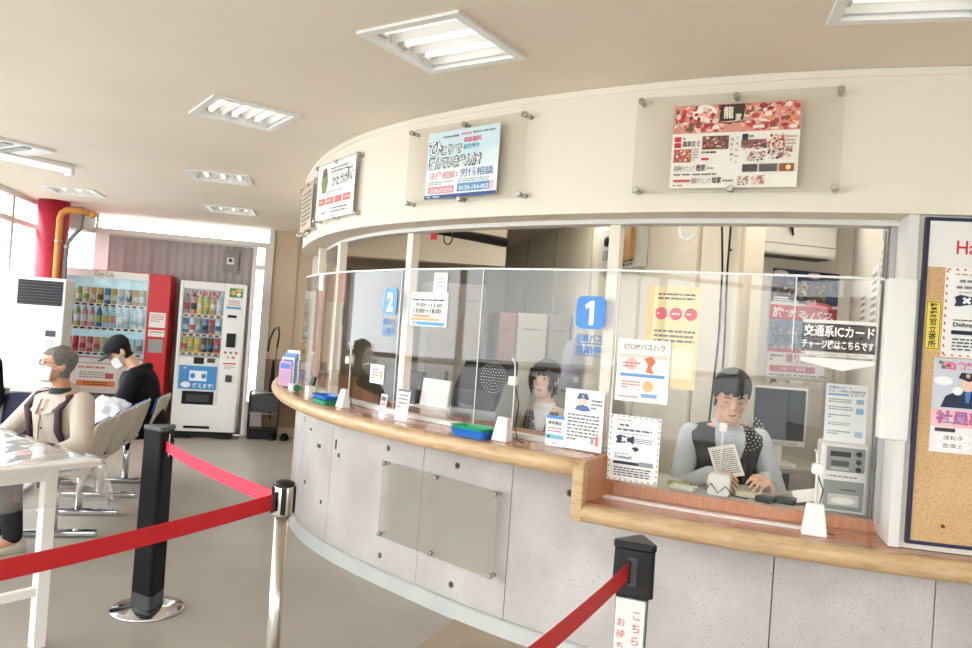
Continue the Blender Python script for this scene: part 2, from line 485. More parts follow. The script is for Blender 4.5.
# ================================================================== SETTING
CEIL = 2.5
U0, U1, V0, V1 = -2.87, 9.0, -4.5, 9.6
g = struct('ground', MB().box(-40, -40, -.35, 40, 40, -.25), mat('asphalt', (176, 176, 174), .9, noise=.1, nscale=2))
M_BLD = mat('render_grey', (120, 118, 114), .85, noise=.08, nscale=.6)
def low_building(label, u0, u1, v, h, nwin):
    p_ = R2(u0, v); b_ = thing('building', label, 'building', (p_.x, p_.y, -.25), RA)
    obj('wall', MB().box(0, -4, 0, u1 - u0, 0, h), M_BLD, b_)
    obj('roof', MB().box(-.2, -4.2, h, u1 - u0 + .2, .25, h + .12), mat('roof_grey', (86, 84, 82), .8), b_)
    for i in range(nwin):
        x = (u1 - u0) * (i + .5) / nwin
        wn = obj('window', MB().box(x - .55, 0, 1.0, x + .55, .04, 2.1), M_FRAME, b_)
        obj('pane', MB().box(x - .48, .041, 1.06, x + .48, .045, 2.04), mat('dark_pane', (58, 64, 70), .15), wn)
low_building('long low grey building across the forecourt', -6, 9.5, -13.5, 2.95, 9)
low_building('low grey shed beyond the forecourt', 11, 20, -15, 3.2, 4)
struct('floor', MB().box(U0 - .1, V0 - .1, -.12, U1, V1 + .2, 0), M_FLOOR, rotz=RA)
tri = [(-.21, 3.43), (-.04, 3.84), (.75, 3.32), (1.9, 2.5), (1.3, 1.6), (-.9, 1.7)]
fl2 = struct('floor_tile', MB().prism([(x, y, .0005) for x, y in tri], [(x, y, .004) for x, y in tri]), M_FLOOR2)

# lamps: centre, rotation, label; the ceiling is cut for each
LAMPS = [((-.23, 2.79), -33, 'recessed three-tube ceiling lamp before the legal advice poster board'),
         ((-1.335, 3.95), -54, 'recessed three-tube ceiling lamp over the black belt post'),
         ((-2.13, 5.85), 103, 'recessed ceiling lamp over the row of blue-padded chairs'),
         ((-3.97, 7.14), 103, 'recessed ceiling lamp beside the red pillar'),
         ((-2.66, 7.68), 103, 'recessed ceiling lamp in front of the white vending machine'),
         ((1.165, 2.105), -15, 'recessed ceiling lamp before the restaurant poster board'),
         ((-2.6, 1.9), 13, 'added unseen recessed ceiling lamp over the long white table'),  # this and the two below are out of view, added for lighting
         ((-.9, .2), 13, 'added unseen recessed ceiling lamp over the red queue belts'),
         ((.8, -1.6), 13, 'added unseen recessed ceiling lamp behind the queue belts')]
LS = .41
cut = MB()
for (x, y), a, _l in LAMPS:
    cut.box(-LS / 2, -LS / 2, CEIL - .05, LS / 2, LS / 2, CEIL + .07, Matrix.Translation((x, y, 0)) @ Matrix.Rotation(rad(a), 4, 'Z'))
cm = bpy.data.objects.new('cutter', cut.mesh('cutter')); COL.objects.link(cm)
ceil = struct('ceiling', MB().box(U0 - .1, V0 - .1, CEIL, U1, V1 + .2, CEIL + .14), M_CEIL, rotz=RA)
bo = ceil.modifiers.new('cut', 'BOOLEAN'); bo.object = cm; bo.solver = 'EXACT'; bo.operation = 'DIFFERENCE'
bake(ceil); ceil.data.name = 'ceiling'
bpy.data.objects.remove(cm)

def ceiling_lamp(xy, a, label):
    t = thing('ceiling_lamp', label, 'ceiling lamp', (xy[0], xy[1], CEIL), rad(a), 'recessed ceiling lamps')
    h = LS / 2 - .001
    obj('housing', MB().box(-h, -h, .062, h, h, .068).box(-h, -h, 0, -h + .006, h, .062).box(h - .006, -h, 0, h, h, .062).box(-h + .006, -h, 0, h - .006, -h + .006, .062).box(-h + .006, h - .006, 0, h - .006, h, .062), M_WHITEMET, t)
    o = h + .022
    obj('trim_frame', MB().box(-o, -o, -.012, -h + .012, o, -.001).box(h - .012, -o, -.012, o, o, -.001).box(-h + .012, -o, -.012, h - .012, -h + .012, -.001).box(-h + .012, h - .012, -.012, h - .012, o, -.001), M_WHITEMET, t)
    for k in (-1, 0, 1):
        y = k * .125
        tb = obj('tube', MB().tube([(-.17, y, .03), (.17, y, .03)], .014, 10), M_TUBE, t)
        [obj('tube_socket', MB().box(q * .184 - .012, y - .018, .01, q * .184 + .012, y + .018, .06), M_WHITE, tb) for q in (-1, 1)]
    for k in (-1.5, -.5, .5, 1.5):
        y = k * .125; w_ = .03 if abs(k) < 1 else .012
        obj('reflector', MB().prism([(-.197, y - w_, .06), (-.197, y + w_, .06), (-.197, y, .008)], [(.197, y - w_, .06), (.197, y + w_, .06), (.197, y, .008)]), M_WHITEMET, t)
for xy, a, l in LAMPS: ceiling_lamp(xy, a, l)

# left glazing
def glazing(name, L, z0, z1, posts, rails, loc, rotz, depth=.07):
    """frame in local X (length) / Z, panes between"""
    fr = MB()
    fr.box(0, -depth / 2, z0, L, depth / 2, z0 + .05).box(0, -depth / 2, z1 - .05, L, depth / 2, z1)
    root = obj(name, fr, M_FRAME, None, loc, rotz); root['kind'] = 'structure'
    for x in posts: obj('post', MB().box(x - .03, -depth / 2, z0 + .05, x + .03, depth / 2, z1 - .05), M_FRAME, root)
    for z in rails: obj('rail', MB().box(0, -depth / 2 + .005, z - .025, L, depth / 2 - .005, z + .025), M_FRAME, root)
    zs = [z0 + .05] + list(rails) + [z1 - .05]
    for i in range(len(posts) - 1):
        for j in range(len(zs) - 1):
            a = posts[i] + .03; b = posts[i + 1] - .03; c = zs[j] + (.025 if j else 0); d = zs[j + 1] - (.025 if j < len(zs) - 2 else 0)
            obj('pane', MB().box(a, -.003, c, b, .003, d), M_GLASS, root)
    return root
Lv = V1 - V0
struct('wall_left', MB().box(U0 - .14, V0, 0, U0 - .0, V1, .3), M_WHITEWALL, rotz=RA)
p = R2(U0 - .05, V1)
glazing('window_1', Lv, .3, CEIL, [.06 + (Lv - .12) * i / 11 for i in range(12)], [1.12, 2.22], R2(U0 - .07, V1), RA - pi / 2)
# glazing behind the camera, over a low wall
struct('wall_back', MB().box(U0 - .1, V0 - .12, 0, U1, V0, .45), M_WHITEWALL, rotz=RA)
glazing('window_2', U1 - U0, .45, CEIL, [.05 + (U1 - U0 - .1) * i / 8 for i in range(9)], [1.1, 2.2], R2(U0, V0 - .06), RA)
struct('wall_right', MB().box(U1 - .12, V0, 0, U1, 11.2, CEIL), M_WHITEWALL, rotz=RA)

# rear wall: tan part, wainscot, glazed part with bar and a narrow lit door
struct('wall_rear', MB().box(-.53, V1, 0, 2.4, V1 + .15, CEIL), M_TAN, rotz=RA)
struct('trim_1', MB().box(-.53, V1 - .012, .1, 2.4, V1, .93), mat('wainscot_brown', (150, 124, 102), .7, noise=.05), rotz=RA)
struct('baseboard_rear', MB().box(-.53, V1 - .022, 0, 2.4, V1, .1), mat('baseboard_tan', (186, 168, 146), .6), rotz=RA)
struct('trim_2', MB().box(-.24, V1 - .02, .93, -.21, V1, CEIL).box(-.53, V1 - .02, CEIL - .05, -.24, V1, CEIL), M_TAN, rotz=RA)
w3 = struct('window_3', MB().box(U0, V1 - .05, 2.27, -.5, V1 + .05, 2.335), M_FRAME, rotz=RA)
for n_, a, b, c, d in (('post', -2.5, -2.34, 0, 2.27), ('post', -.6, -.5, 0, 2.27), ('post', -2.5, -2.47, 2.335, CEIL), ('post', -.56, -.5, 2.335, CEIL), ('post', -.74, -.69, 0, 2.27), ('rail', -.69, -.6, 2.0, 2.06), ('rail', -.69, -.6, .0, .4), ('rail', -2.87, -2.5, 0, .3)):
    obj(n_, MB().box(a, V1 - .04, c, b, V1 + .04, d), M_FRAME, w3)
for a, b, c, d in ((-2.47, -.56, 2.335, CEIL), (-.69, -.6, .4, 2.0), (U0, -2.5, .3, 2.27), (U0, -2.5, 2.335, CEIL)):
    obj('pane', MB().box(a, V1 - .003, c, b, V1 + .003, d), M_GLASS, w3)
# pleated grey curtain closing the glazed part
cur = []; cur2 = []
for i in range(121):
    u = -2.33 + i * (1.60 / 120); d = .0045 * sin(i * .9) * (.3 + .7 * (i / 120)) + .004 * sin(i * .37)
    cur.append((u, V1 - .10 + d)); cur2.append((u, V1 - .094 + d))
pl = cur + cur2[::-1]
cu = obj('curtain', MB().prism([(u, v, .004) for u, v in pl], [(u, v, 2.25) for u, v in pl]), mat('curtain_grey', (176, 167, 167), .85, noise=.05, nscale=3), rotz=RA)
tag(cu, 'pleated grey curtain hanging behind the two vending machines', 'curtain')
obj('curtain_rail', MB().box(-2.34, V1 - .12, 2.25, -.74, V1 - .07, 2.275), M_LGREY, cu)
# gusset beam at the pillar
struct('trim_3', MB().box(-2.86, V1 - .5, 2.26, -2.5, V1 - .06, CEIL), mat('beam_grey', (176, 170, 160), .8, noise=.04), rotz=RA)

# pillar, pipes
pc = R2(-2.71, 8.79)
pil = struct('wall_pillar', MB().lathe([(.15, 0), (.15, CEIL)], 36), M_PILLAR, loc=(pc.x, pc.y, 0))

# ---- the drum: concrete base wall, fascia, piers
core = struct('wall_counter', MB().arc([(4.05, 0), (4.105, 0), (4.105, .88), (4.05, .88)], 178, 239.5, (CX, CY), 1.5, False, dr_base).arc([(4.05, 0), (4.105, 0), (4.105, .705), (4.05, .705)], 239.5, 320, (CX, CY)), mat('joint_dark', (96, 92, 88), .9))
bounds = [178, 189, 200, 211.3, 223.72, 232.3, 239.4, 249.05, 257.1, 266, 276, 288, 300, 310, 320]
for i in range(len(bounds) - 1):
    a, b = bounds[i], bounds[i + 1]; top = .885 if b < 239.6 else .712
    ga = 0 if a == 239.4 else .03; gb = 0 if b == 239.4 else .03
    obj('concrete_panel', MB().arc([(4.095, .05), (4.12, .05), (4.12, top), (4.095, top)], a + ga, b - gb, (CX, CY), 1.2, False, dr_base), M_CONC, core)
for a, z in ((219.5, .755), (227.3, .755), (236.7, .74), (219.4, .15), (227.5, .15), (236.9, .145), (244.9, .15)):
    M_ = Matrix.Translation(pol(4.12 + dr_base(a), a, z)) @ Matrix.Rotation(wfr(a), 4, 'Z') @ Matrix.Rotation(pi / 2, 4, 'X')
    h = obj('tie_hole', MB().lathe([(.017, -.004), (.017, .003), (.012, .003), (.012, -.001)], 16, mtx=M_), mat('tie_rim', (112, 108, 103), .8, noise=.1, nscale=40), core)
    obj('hole_shade', MB().lathe([(.0115, -.004), (.0115, .0005)], 12, mtx=M_), mat('hole_shade_anchor', (66, 63, 60), .9), h)  # flush dark disc: shade inside the tie hole put into the colour
for a, z, w_, hh in ((206.2, .72, .02, .008), (208.6, .64, .03, .012), (212.0, .69, .008, .03), (212.6, .63, .012, .012), (205.4, .36, .02, .012), (209.9, .3, .012, .012), (203.6, .76, .006, .02)):
    M_ = Matrix.Translation(pol(4.12 + dr_base(a), a, z)) @ Matrix.Rotation(wfr(a), 4, 'Z')
    obj('anchor_plate', MB().box(-w_, -.002, -hh, w_, .003, hh, M_), mat('hole_shade_anchor', (66, 63, 60), .9), core)
struct('baseboard_counter', MB().arc([(4.115, 0), (4.155, 0), (4.15, .075), (4.14, .08), (4.122, .08)], 178, 320, (CX, CY), 1.0, False, dr_base), M_BASE)
fas = struct('wall_fascia', MB().arc([(4.15, 1.975), (4.39, 1.975), (4.39, CEIL - .004), (4.15, CEIL - .004)], 168, 320, (CX, CY), .8, False, dr_fas), M_FASCIA)
obj('cornice', MB().arc([(4.388, 2.472), (4.396, 2.472), (4.4, CEIL - .002), (4.388, CEIL - .002)], 168, 320, (CX, CY), .8, False, dr_fas), M_FASCIA, fas)
obj('window_track', MB().arc([(4.15, 1.955), (4.235, 1.955), (4.235, 1.975), (4.15, 1.975)], 178, 253.9, (CX, CY), .8, False, dr_fas), M_FRAME, fas)
pier = struct('wall_pier', MB().arc([(4.05, .787), (4.36, .787), (4.36, 1.975), (4.05, 1.975)], 253.95, 320, (CX, CY), .8), M_FASCIA)
obj('jamb', MB().arc([(4.03, .787), (4.372, .787), (4.372, 1.975), (4.03, 1.975)], 253.9, 254.35, (CX, CY), .8), M_FRAME, pier)
for r_ in (4.08, 4.13, 4.19):
    obj('window_channel', MB().arc([(r_, .83), (r_ + .022, .83), (r_ + .022, 1.955), (r_, 1.955)], 253.62, 253.9, (CX, CY)), M_ALU, pier)
ew = struct('wall_drum', MB().arc([(4.1, 0), (4.15, 0), (4.15, CEIL - .004), (4.1, CEIL - .004)], 320, 348, (CX, CY), 2), M_OFFICE)
struct('wall_drum_rear', MB().arc([(4.1, 0), (4.15, 0), (4.15, CEIL - .004), (4.1, CEIL - .004)], 132, 178, (CX, CY), 2), M_OFFICE)
# window posts between counter and fascia
tk = obj('window_4', MB().arc([(4.155, .962), (4.205, .962), (4.205, .985), (4.155, .985)], 178, 239.2, (CX, CY), 1), M_FRAME); tk['kind'] = 'structure'
for a in (182, 192, 201.2, 209.0, 221.6, 239.0):
    M_ = Matrix.Translation(pol(4.18, a, 0)) @ Matrix.Rotation(wfr(a), 4, 'Z')
    obj('post', MB().box(-.026, -.025, .985, .026, .025, 1.955, M_), M_FASCIA, tk, bevel=.003)

# ---- office interior walls
struct('wall_office_rear', MB().box(1.27, 9.08, 0, 2.32, 9.2, CEIL - .002), M_OFFICE, rotz=RA)
wa = struct('wall_office_side', MB().box(2.3, 3.75, 0, 2.42, 9.08, CEIL - .002), M_OFFICE, rotz=RA)
for v in (3.765, 4.25, 5.1, 6.1, 7.1, 8.1):
    obj('cover_strip', MB().box(2.288, v - .015, .02, 2.301, v + .015, CEIL - .01), mat('strip_tan', (190, 178, 156), .7), wa)
struct('wall_office_alcove', MB().box(2.42, 4.4, 0, 4.0, 4.5, CEIL - .002), M_WHITEWALL, rotz=RA)
a_ = Vector((1.60, 2.97, 0)); b_ = Vector((2.38, 4.98, 0)); d_ = b_ - a_
struct('wall_office_partition', MB().box(0, -.035, 0, d_.length, 0, 2.3), M_WHITEWALL, loc=a_, rotz=atan2(d_.y, d_.x))
PART_ROT = atan2(d_.y, d_.x)
bk = struct('trim_4', MB().box(-1.5, -.1, 2.03, .13, .1, CEIL - .002), M_OFFICE, loc=(0, 6.75, 0))

# ---- ticket counter tops
ct = thing('service_counter', 'curved upper counter top with oak nosing in front of windows one and two', 'counter')
Zt = .96
obj('surface', MB().arc([(3.85, Zt - .03), (4.44, Zt - .03), (4.44, Zt), (3.85, Zt)], 178, 239.3, (CX, CY), 1, False, dr_top), M_COUNTER, ct)
def nose(zt, a0, a1):
    pr = [(4.435, zt - .072), (4.47, zt - .072)]
    for k in range(7):
        t = -pi / 2 + pi * k / 6; pr.append((4.468 + .027 * cos(t), zt - .036 + .036 * sin(t)))
    pr += [(4.44, zt + .0005), (4.435, zt)]
    return MB().arc(pr, a0, a1, (CX, CY), 1, True, dr_top)
obj('nosing', nose(Zt, 178, 239.35), M_NOSE, ct)
Zl = .785
cl = thing('service_counter', 'lower counter top with oak nosing below the notice board', 'counter')
obj('surface', MB().arc([(4.03, Zl - .03), (4.44, Zl - .03), (4.44, Zl), (4.03, Zl)], 239.7, 320, (CX, CY), 1), M_COUNTER, cl)
obj('nosing', nose(Zl, 239.1, 320), M_NOSE, cl)
obj('riser', MB().arc([(4.135, Zl), (4.16, Zl), (4.16, .83), (4.135, .83)], 239.75, 253.9, (CX, CY), 1), M_RISER, cl)
obj('shield_channel', MB().arc([(4.255, Zl), (4.285, Zl), (4.285, Zl + .008), (4.255, Zl + .008)], 239.8, 251, (CX, CY), 1), M_WHITE, cl)
ep = thing('step_panel', 'wooden end panel closing the step between upper and lower counter', 'panel')
obj('board', MB().arc([(4.03, Zl - .065), (4.44, Zl - .065), (4.44, Zt - .001), (4.03, Zt - .001)], 239.35, 239.68, (CX, CY), 1), M_RISER, ep)
obj('edge_post', MB().arc([(4.44, Zl - .07), (4.494, Zl - .07), (4.496, Zt - .03), (4.48, Zt), (4.44, Zt)], 239.05, 239.7, (CX, CY), .2), M_NOSE, ep, bevel=.006)
dk = thing('office_desk', 'grey inner desk behind the lower counter riser', 'desk')
obj('desk_top', MB().arc([(3.70, .80), (4.134, .80), (4.134, .825), (3.70, .825)], 239.8, 253.6, (CX, CY), 1), mat('desk_grey', (186, 184, 176), .45, noise=.04), dk)
for a in (241, 252.6):
    obj('desk_leg', MB().arc([(3.72, 0), (4.04, 0), (4.04, .80), (3.72, .80)], a, a + .5, (CX, CY)), M_LGREY, dk)
dk2 = thing('office_desk', 'pale inner desk behind the upper counter', 'desk')
obj('desk_top', MB().arc([(3.5, .70), (3.84, .70), (3.84, .725), (3.5, .725)], 205, 239.2, (CX, CY), 1), mat('desk_grey', (186, 184, 176), .45, noise=.04), dk2)
for a in (206, 222, 238):
    obj('desk_leg', MB().arc([(3.52, 0), (3.8, 0), (3.8, .70), (3.52, .70)], a, a + .5, (CX, CY)), M_LGREY, dk2)

# ---- acrylic shield standing on the counters
sh = thing('acrylic_shield', 'clear acrylic shield with white top edge standing along the counter', 'shield')
RS = 4.27; ZS = 1.745
jb = [200.0, 206.5, 213.6, 222.2, 230.3, 239.85, 249.2, 253.3]
SHP = []
for i in range(len(jb) - 1):
    a, b = jb[i], jb[i + 1]; z0 = (Zt + .001) if b < 239.9 else (Zl + .009)
    P, Q = pol(RS, a), pol(RS, b); d = Q - P; L = d.length; M_ = Matrix.Translation(P) @ Matrix.Rotation(atan2(d.y, d.x), 4, 'Z')
    pane = obj('pane', MB().box(.001, 0, z0, L - .001, .005, ZS, M_), M_SHIELD, sh)
    obj('top_edge', MB().box(0, -.002, ZS, L, .007, ZS + .009, M_), M_WHITE, pane)
    if i in (2, 3, 4, 5): obj('joint_strip', MB().box(L - .0022, -.002, (1.46 if i == 5 else z0), L + .0022, -.0002, ZS, M_), mat('joint_clear', (226, 228, 226), .3), pane)
    SHP.append((P, d.normalized(), L, M_, atan2(d.y, d.x), a, b))
def on_shield(a, z, off=-.001):
    """point on the front of the pane nearest angle a, and the pane's rotation"""
    for P, d, L, M_, rz, a0, a1 in SHP:
        if a0 <= a <= a1:
            r = Vector((cos(rad(a)), sin(rad(a)), 0)); C = Vector((CX, CY, 0)); n = Vector((d.y, -d.x, 0))
            k = (P - C).dot(n) / r.dot(n)
            q = C + r * k + n * (-off); return Vector((q.x, q.y, z)), rz
def holes(idx, a, z, par=None):
    q, rz = on_shield(a, z)
    mb = MB()
    for ring, n in ((0, 1), (.014, 6), (.028, 12), (.042, 18), (.056, 24), (.07, 30)):
        for k in range(n):
            t = 2 * pi * k / n; x, zz = ring * cos(t), ring * sin(t)
            mb.add([(x + .0021 * cos(2 * pi * j / 6), 0, zz + .0021 * sin(2 * pi * j / 6)) for j in range(6)], [tuple(range(6))])
    pane = [c for c in sh.children if c.name.startswith('pane')][idx]
    o = obj('speech_holes', flat_mesh(mb, 'speech_holes'), mat('hole_rim', (238, 238, 236), .4), pane, q, rz); o['kind'] = 'stuff'
holes(2, 218.2, 1.235); holes(4, 231.6, 1.235); holes(5, 247.2, 1.125)
wb = obj('side_board', MB().arc([(4.31, 1.165), (4.376, 1.165), (4.376, 1.745), (4.31, 1.745)], 253.2, 254.45, (CX, CY), .5), M_WHITE, bevel=.004)
tag(wb, 'white board closing the shield at the window jamb', 'board')
#__OBJECTS__
# ================================================================== QUEUE POSTS AND BELTS
def smoothstep(t): return t * t * (3 - 2 * t)

def tri_post(label, loc, rz, sign=False):
    """three-sided black belt post on a round chrome plate"""
    t = thing('belt_post', label, 'belt post', loc, rz)
    pl = obj('base_plate', MB().lathe([(.165, 0), (.168, .006), (.162, .012), (.06, .02)], 48), M_CHROME, t)
    obj('base_slot', MB().box(-.166, -.006, .0125, -.055, .006, .0195), M_BLACK, pl)
    def triang(r, rc):
        pts = []
        for k in range(3):
            a = rad(-90 + 120 * k)
            for j in range(5):
                b = a + rad(-60 + 30 * j); pts.append(((r - rc) * cos(a) * 1 + rc * cos(b), (r - rc) * sin(a) + rc * sin(b)))
        return pts
    lo = triang(.082, .016) if not sign else triang(.066, .014)
    if sign:
        lo2 = triang(.052, .010)
        obj('post', MB().prism([(x, y, .02) for x, y in lo2], [(x, y, .735) for x, y in lo2]), M_BLACK, t, bevel=.002)
        hd = obj('belt_head', MB().prism([(x, y, .735) for x, y in lo], [(x * .97, y * .97, .865) for x, y in lo]), M_BLACK, t, bevel=.003)
        z1 = .865
    else:
        ft = obj('post_foot', MB().prism([(x, y, .02) for x, y in lo], [(x, y, .085) for x, y in lo]), mat('post_foot_grey', (58, 58, 60), .5, noise=.1), t, bevel=.002)
        hd = obj('post', MB().prism([(x, y, .085) for x, y in lo], [(x * .92, y * .92, .865) for x, y in lo]), M_BLACKMAT, t, bevel=.003)
        z1 = .865
    tp = triang(.086, .016) if not sign else triang(.073, .014)
    obj('top_cap', MB().prism([(x * .93, y * .93, z1) for x, y in tp], [(x * .93, y * .93, z1 + .022) for x, y in tp]), M_DGREY if not sign else M_BLACK, t, bevel=.004)
    return t, hd

# black post: flat face turned to the silver post
bp, hd = tri_post('black three-sided belt post on a round chrome plate beside the white table', (-1.53, 3.66, 0), rad(30))
obj('belt_slot', MB().box(.036, -.03, .74, .041, -.008, .85, Matrix.Rotation(rad(0), 4, 'Z')), M_CHROME, hd)
for z, x, wv in ((.815, -.012, .012), (.70, .012, .02), (.695, -.03, .014), (.58, .018, .022), (.578, -.02, .012), (.12, .0, .02)):
    obj('scuff_mark', MB().box(x - wv, -.0405 - .0 , z, x + wv, -.039, z + .007, Matrix.Rotation(rad(-60), 4, 'Z')), mat('scuff', (170, 170, 168), .8, noise=.3, nscale=200), hd)

# post with paper sign near the counter
sp, hd2 = tri_post('black belt post with a white red-lettered paper sign in front of the lower counter', (.475, 2.17, .012), rad(38), True)
sp.location.z = 0
obj('belt_slot', MB().box(-.012, -.0445, .765, .012, -.038, .845, Matrix.Rotation(rad(-60), 4, 'Z')), M_DGREY, hd2)
ps = obj('paper_sign', MB().box(-.042, -.0345, .12, .04, -.0325, .725, Matrix.Rotation(rad(-60), 4, 'Z')), M_PAPER, sp)
tt = MB(); ROT = Matrix.Rotation(rad(-60), 4, 'Z')
for s_, x0, x1, z0, z1 in (('こちらに止まって', .004, .032, .42, .70), ('お待ちください', -.036, -.011, .44, .675)):
    vert_text(tt, s_, x0, x1, z0, z1, -.0352, .02, ROT)
obj('lettering', flat_mesh(tt, 'lettering'), ink((214, 34, 52)), ps)
obj('clear_sleeve', MB().box(-.046, -.0372, .10, .046, -.036, .73, ROT), M_FILM, sp)

def silver_post(label, loc):
    t = thing('belt_post', label, 'belt post', loc)
    obj('base_plate', MB().lathe([(.16, 0), (.163, .006), (.15, .016), (.035, .03)], 40), M_CHROME, t)
    obj('pole', MB().lathe([(.0225, .03), (.0225, .83)], 24), M_STEEL, t)
    hd = obj('belt_head', MB().lathe([(.031, .82), (.032, .825), (.032, .91), (.030, .915)], 28), M_STEEL, t)
    obj('top_cap', MB().lathe([(.032, .915), (.034, .918), (.032, .926), (.016, .932), (.004, .934)], 28), M_BLACK, t)
    for a in (200, 285, 20):
        mm = Matrix.Rotation(rad(a), 4, 'Z')
        obj('belt_slot', MB().box(.0305, -.008, .828, .0375, .008, .912, mm), M_BLACK, hd, bevel=.002)
    return t
silver_post('shiny steel belt post joining two red belts in front of the concrete counter', (-.605, 2.42, 0))
silver_post('steel belt post at the near end of the long red belt', (-1.62, 1.02, 0))
silver_post('steel belt post at the near end of the short red belt', (-.22, .86, 0))

def belt(label, p, q, m, h=.048, sag=.02):
    p = Vector(p); q = Vector(q); d = q - p; n = Vector((-d.y, d.x, 0)).normalized() * .0012
    A = []; N = 24
    vs = []; fs = []
    for i in range(N + 1):
        t = i / N; c = p + d * t - Vector((0, 0, sag * 4 * t * (1 - t)))
        for sgn in (-1, 1):
            for zz in (-h / 2, h / 2): vs.append(c + n * sgn + Vector((0, 0, zz)))
    for i in range(N):
        a = i * 4; b = a + 4
        fs += [(a, b, b + 1, a + 1), (a + 2, a + 3, b + 3, b + 2), (a + 1, b + 1, b + 3, a + 3), (a, a + 2, b + 2, b)]
    o = obj('retractable_belt', MB().add([v - p for v in vs], fs), m, None, p); tag(o, label, 'belt')
    obj('belt_clip', MB().cbox((d.normalized() * -.002) + Vector((0, 0, 0)), (.012, .012, h + .012)), M_BLACK, o)
belt('red queue belt with painted lit rose tone between the black post and the steel post', (-1.493, 3.634, .795), (-.634, 2.43, .868), M_BELTLIT, .05, .012)
belt('long bright red queue belt crossing in front of the white table', (-.628, 2.385, .868), (-1.596, 1.05, .835), M_BELT, .05, .034)
belt('short red queue belt hanging from the post with the paper sign', (.447, 2.132, .805), (-.2, .895, .83), M_BELT, .05, .02)

# ================================================================== TABLE WITH CLEAR COVER
ta = rad(145)      # long edge direction
ex = Vector((cos(ta), sin(ta), 0)); ey = Vector((cos(ta + pi / 2), sin(ta + pi / 2), 0))   # ey: towards the camera side
TC = Vector((-1.63, 3.31, 0)); TL, TW, TZ = 1.8, .75, .775
trz = ta
tb = thing('table', 'white table with lower rails under a clear plastic cover', 'table', TC, trz)
# local x along the long edge, local y along the short edge
obj('table_top', MB().box(0, 0, TZ - .03, TL, TW, TZ), M_WHITEMET, tb, bevel=.004)
for a, b in ((.03, .19), (TL - .08, .19), (.03, TW - .10), (TL - .08, TW - .10)):
    obj('leg', MB().box(a, b - .025, 0, a + .05, b + .025, TZ - .03), M_WHITEMET, tb, bevel=.003)
obj('apron', MB().box(.08, .175, TZ - .075, TL - .08, .205, TZ - .03), M_WHITEMET, tb)
obj('apron', MB().box(.08, TW - .115, TZ - .075, TL - .08, TW - .085, TZ - .03), M_WHITEMET, tb)
obj('apron', MB().box(.035, .215, TZ - .075, .065, TW - .125, TZ - .03), M_WHITEMET, tb)
obj('apron', MB().box(TL - .065, .215, TZ - .075, TL - .035, TW - .125, TZ - .03), M_WHITEMET, tb)
obj('stretcher', MB().box(.04, .215, .22, .07, TW - .125, .255), M_WHITEMET, tb)
obj('stretcher', MB().box(TL - .07, .215, .22, TL - .04, TW - .125, .255), M_WHITEMET, tb)
# cover
pts = []; cv = MB(); NX, NY = 44, 26; ov = .17
for j in range(NY + 1):
    for i in range(NX + 1):
        x = -ov + (TL + 2 * ov) * i / NX; y = -ov + (TW + 2 * ov) * j / NY
        ox = max(0, -x, x - TL); oy = max(0, -y, y - TW)
        cx = min(max(x, 0), TL); cy = min(max(y, 0), TW)
        if ox == 0 and oy == 0: pts.append((x, y, TZ + .003 + .0015 * sin(x * 31 + y * 17) + .0008 * sin(y * 53)))
        else:
            dist = hypot(ox, oy); sx = -1 if x < 0 else (1 if x > TL else 0); sy = -1 if y < 0 else (1 if y > TW else 0)
            fl = .02 + .22 * dist + .018 * sin((x + y) * 34) * dist / ov
            if ox > 0 and oy > 0: fl *= .9; dist *= 1.12
            nrm = hypot(sx, sy)
            pts.append((cx + sx / nrm * fl, cy + sy / nrm * fl, TZ + .002 - dist * .96))
cv.add(pts, [(j * (NX + 1) + i, j * (NX + 1) + i + 1, (j + 1) * (NX + 1) + i + 1, (j + 1) * (NX + 1) + i) for j in range(NY) for i in range(NX)], True)
co = obj('table_cover', cv, M_FILM, None, TC, trz); tag(co, 'clear plastic cover draped over the white table', 'table cover')
so = co.modifiers.new('thickness', 'SOLIDIFY'); so.thickness = .0012; so.offset = 1

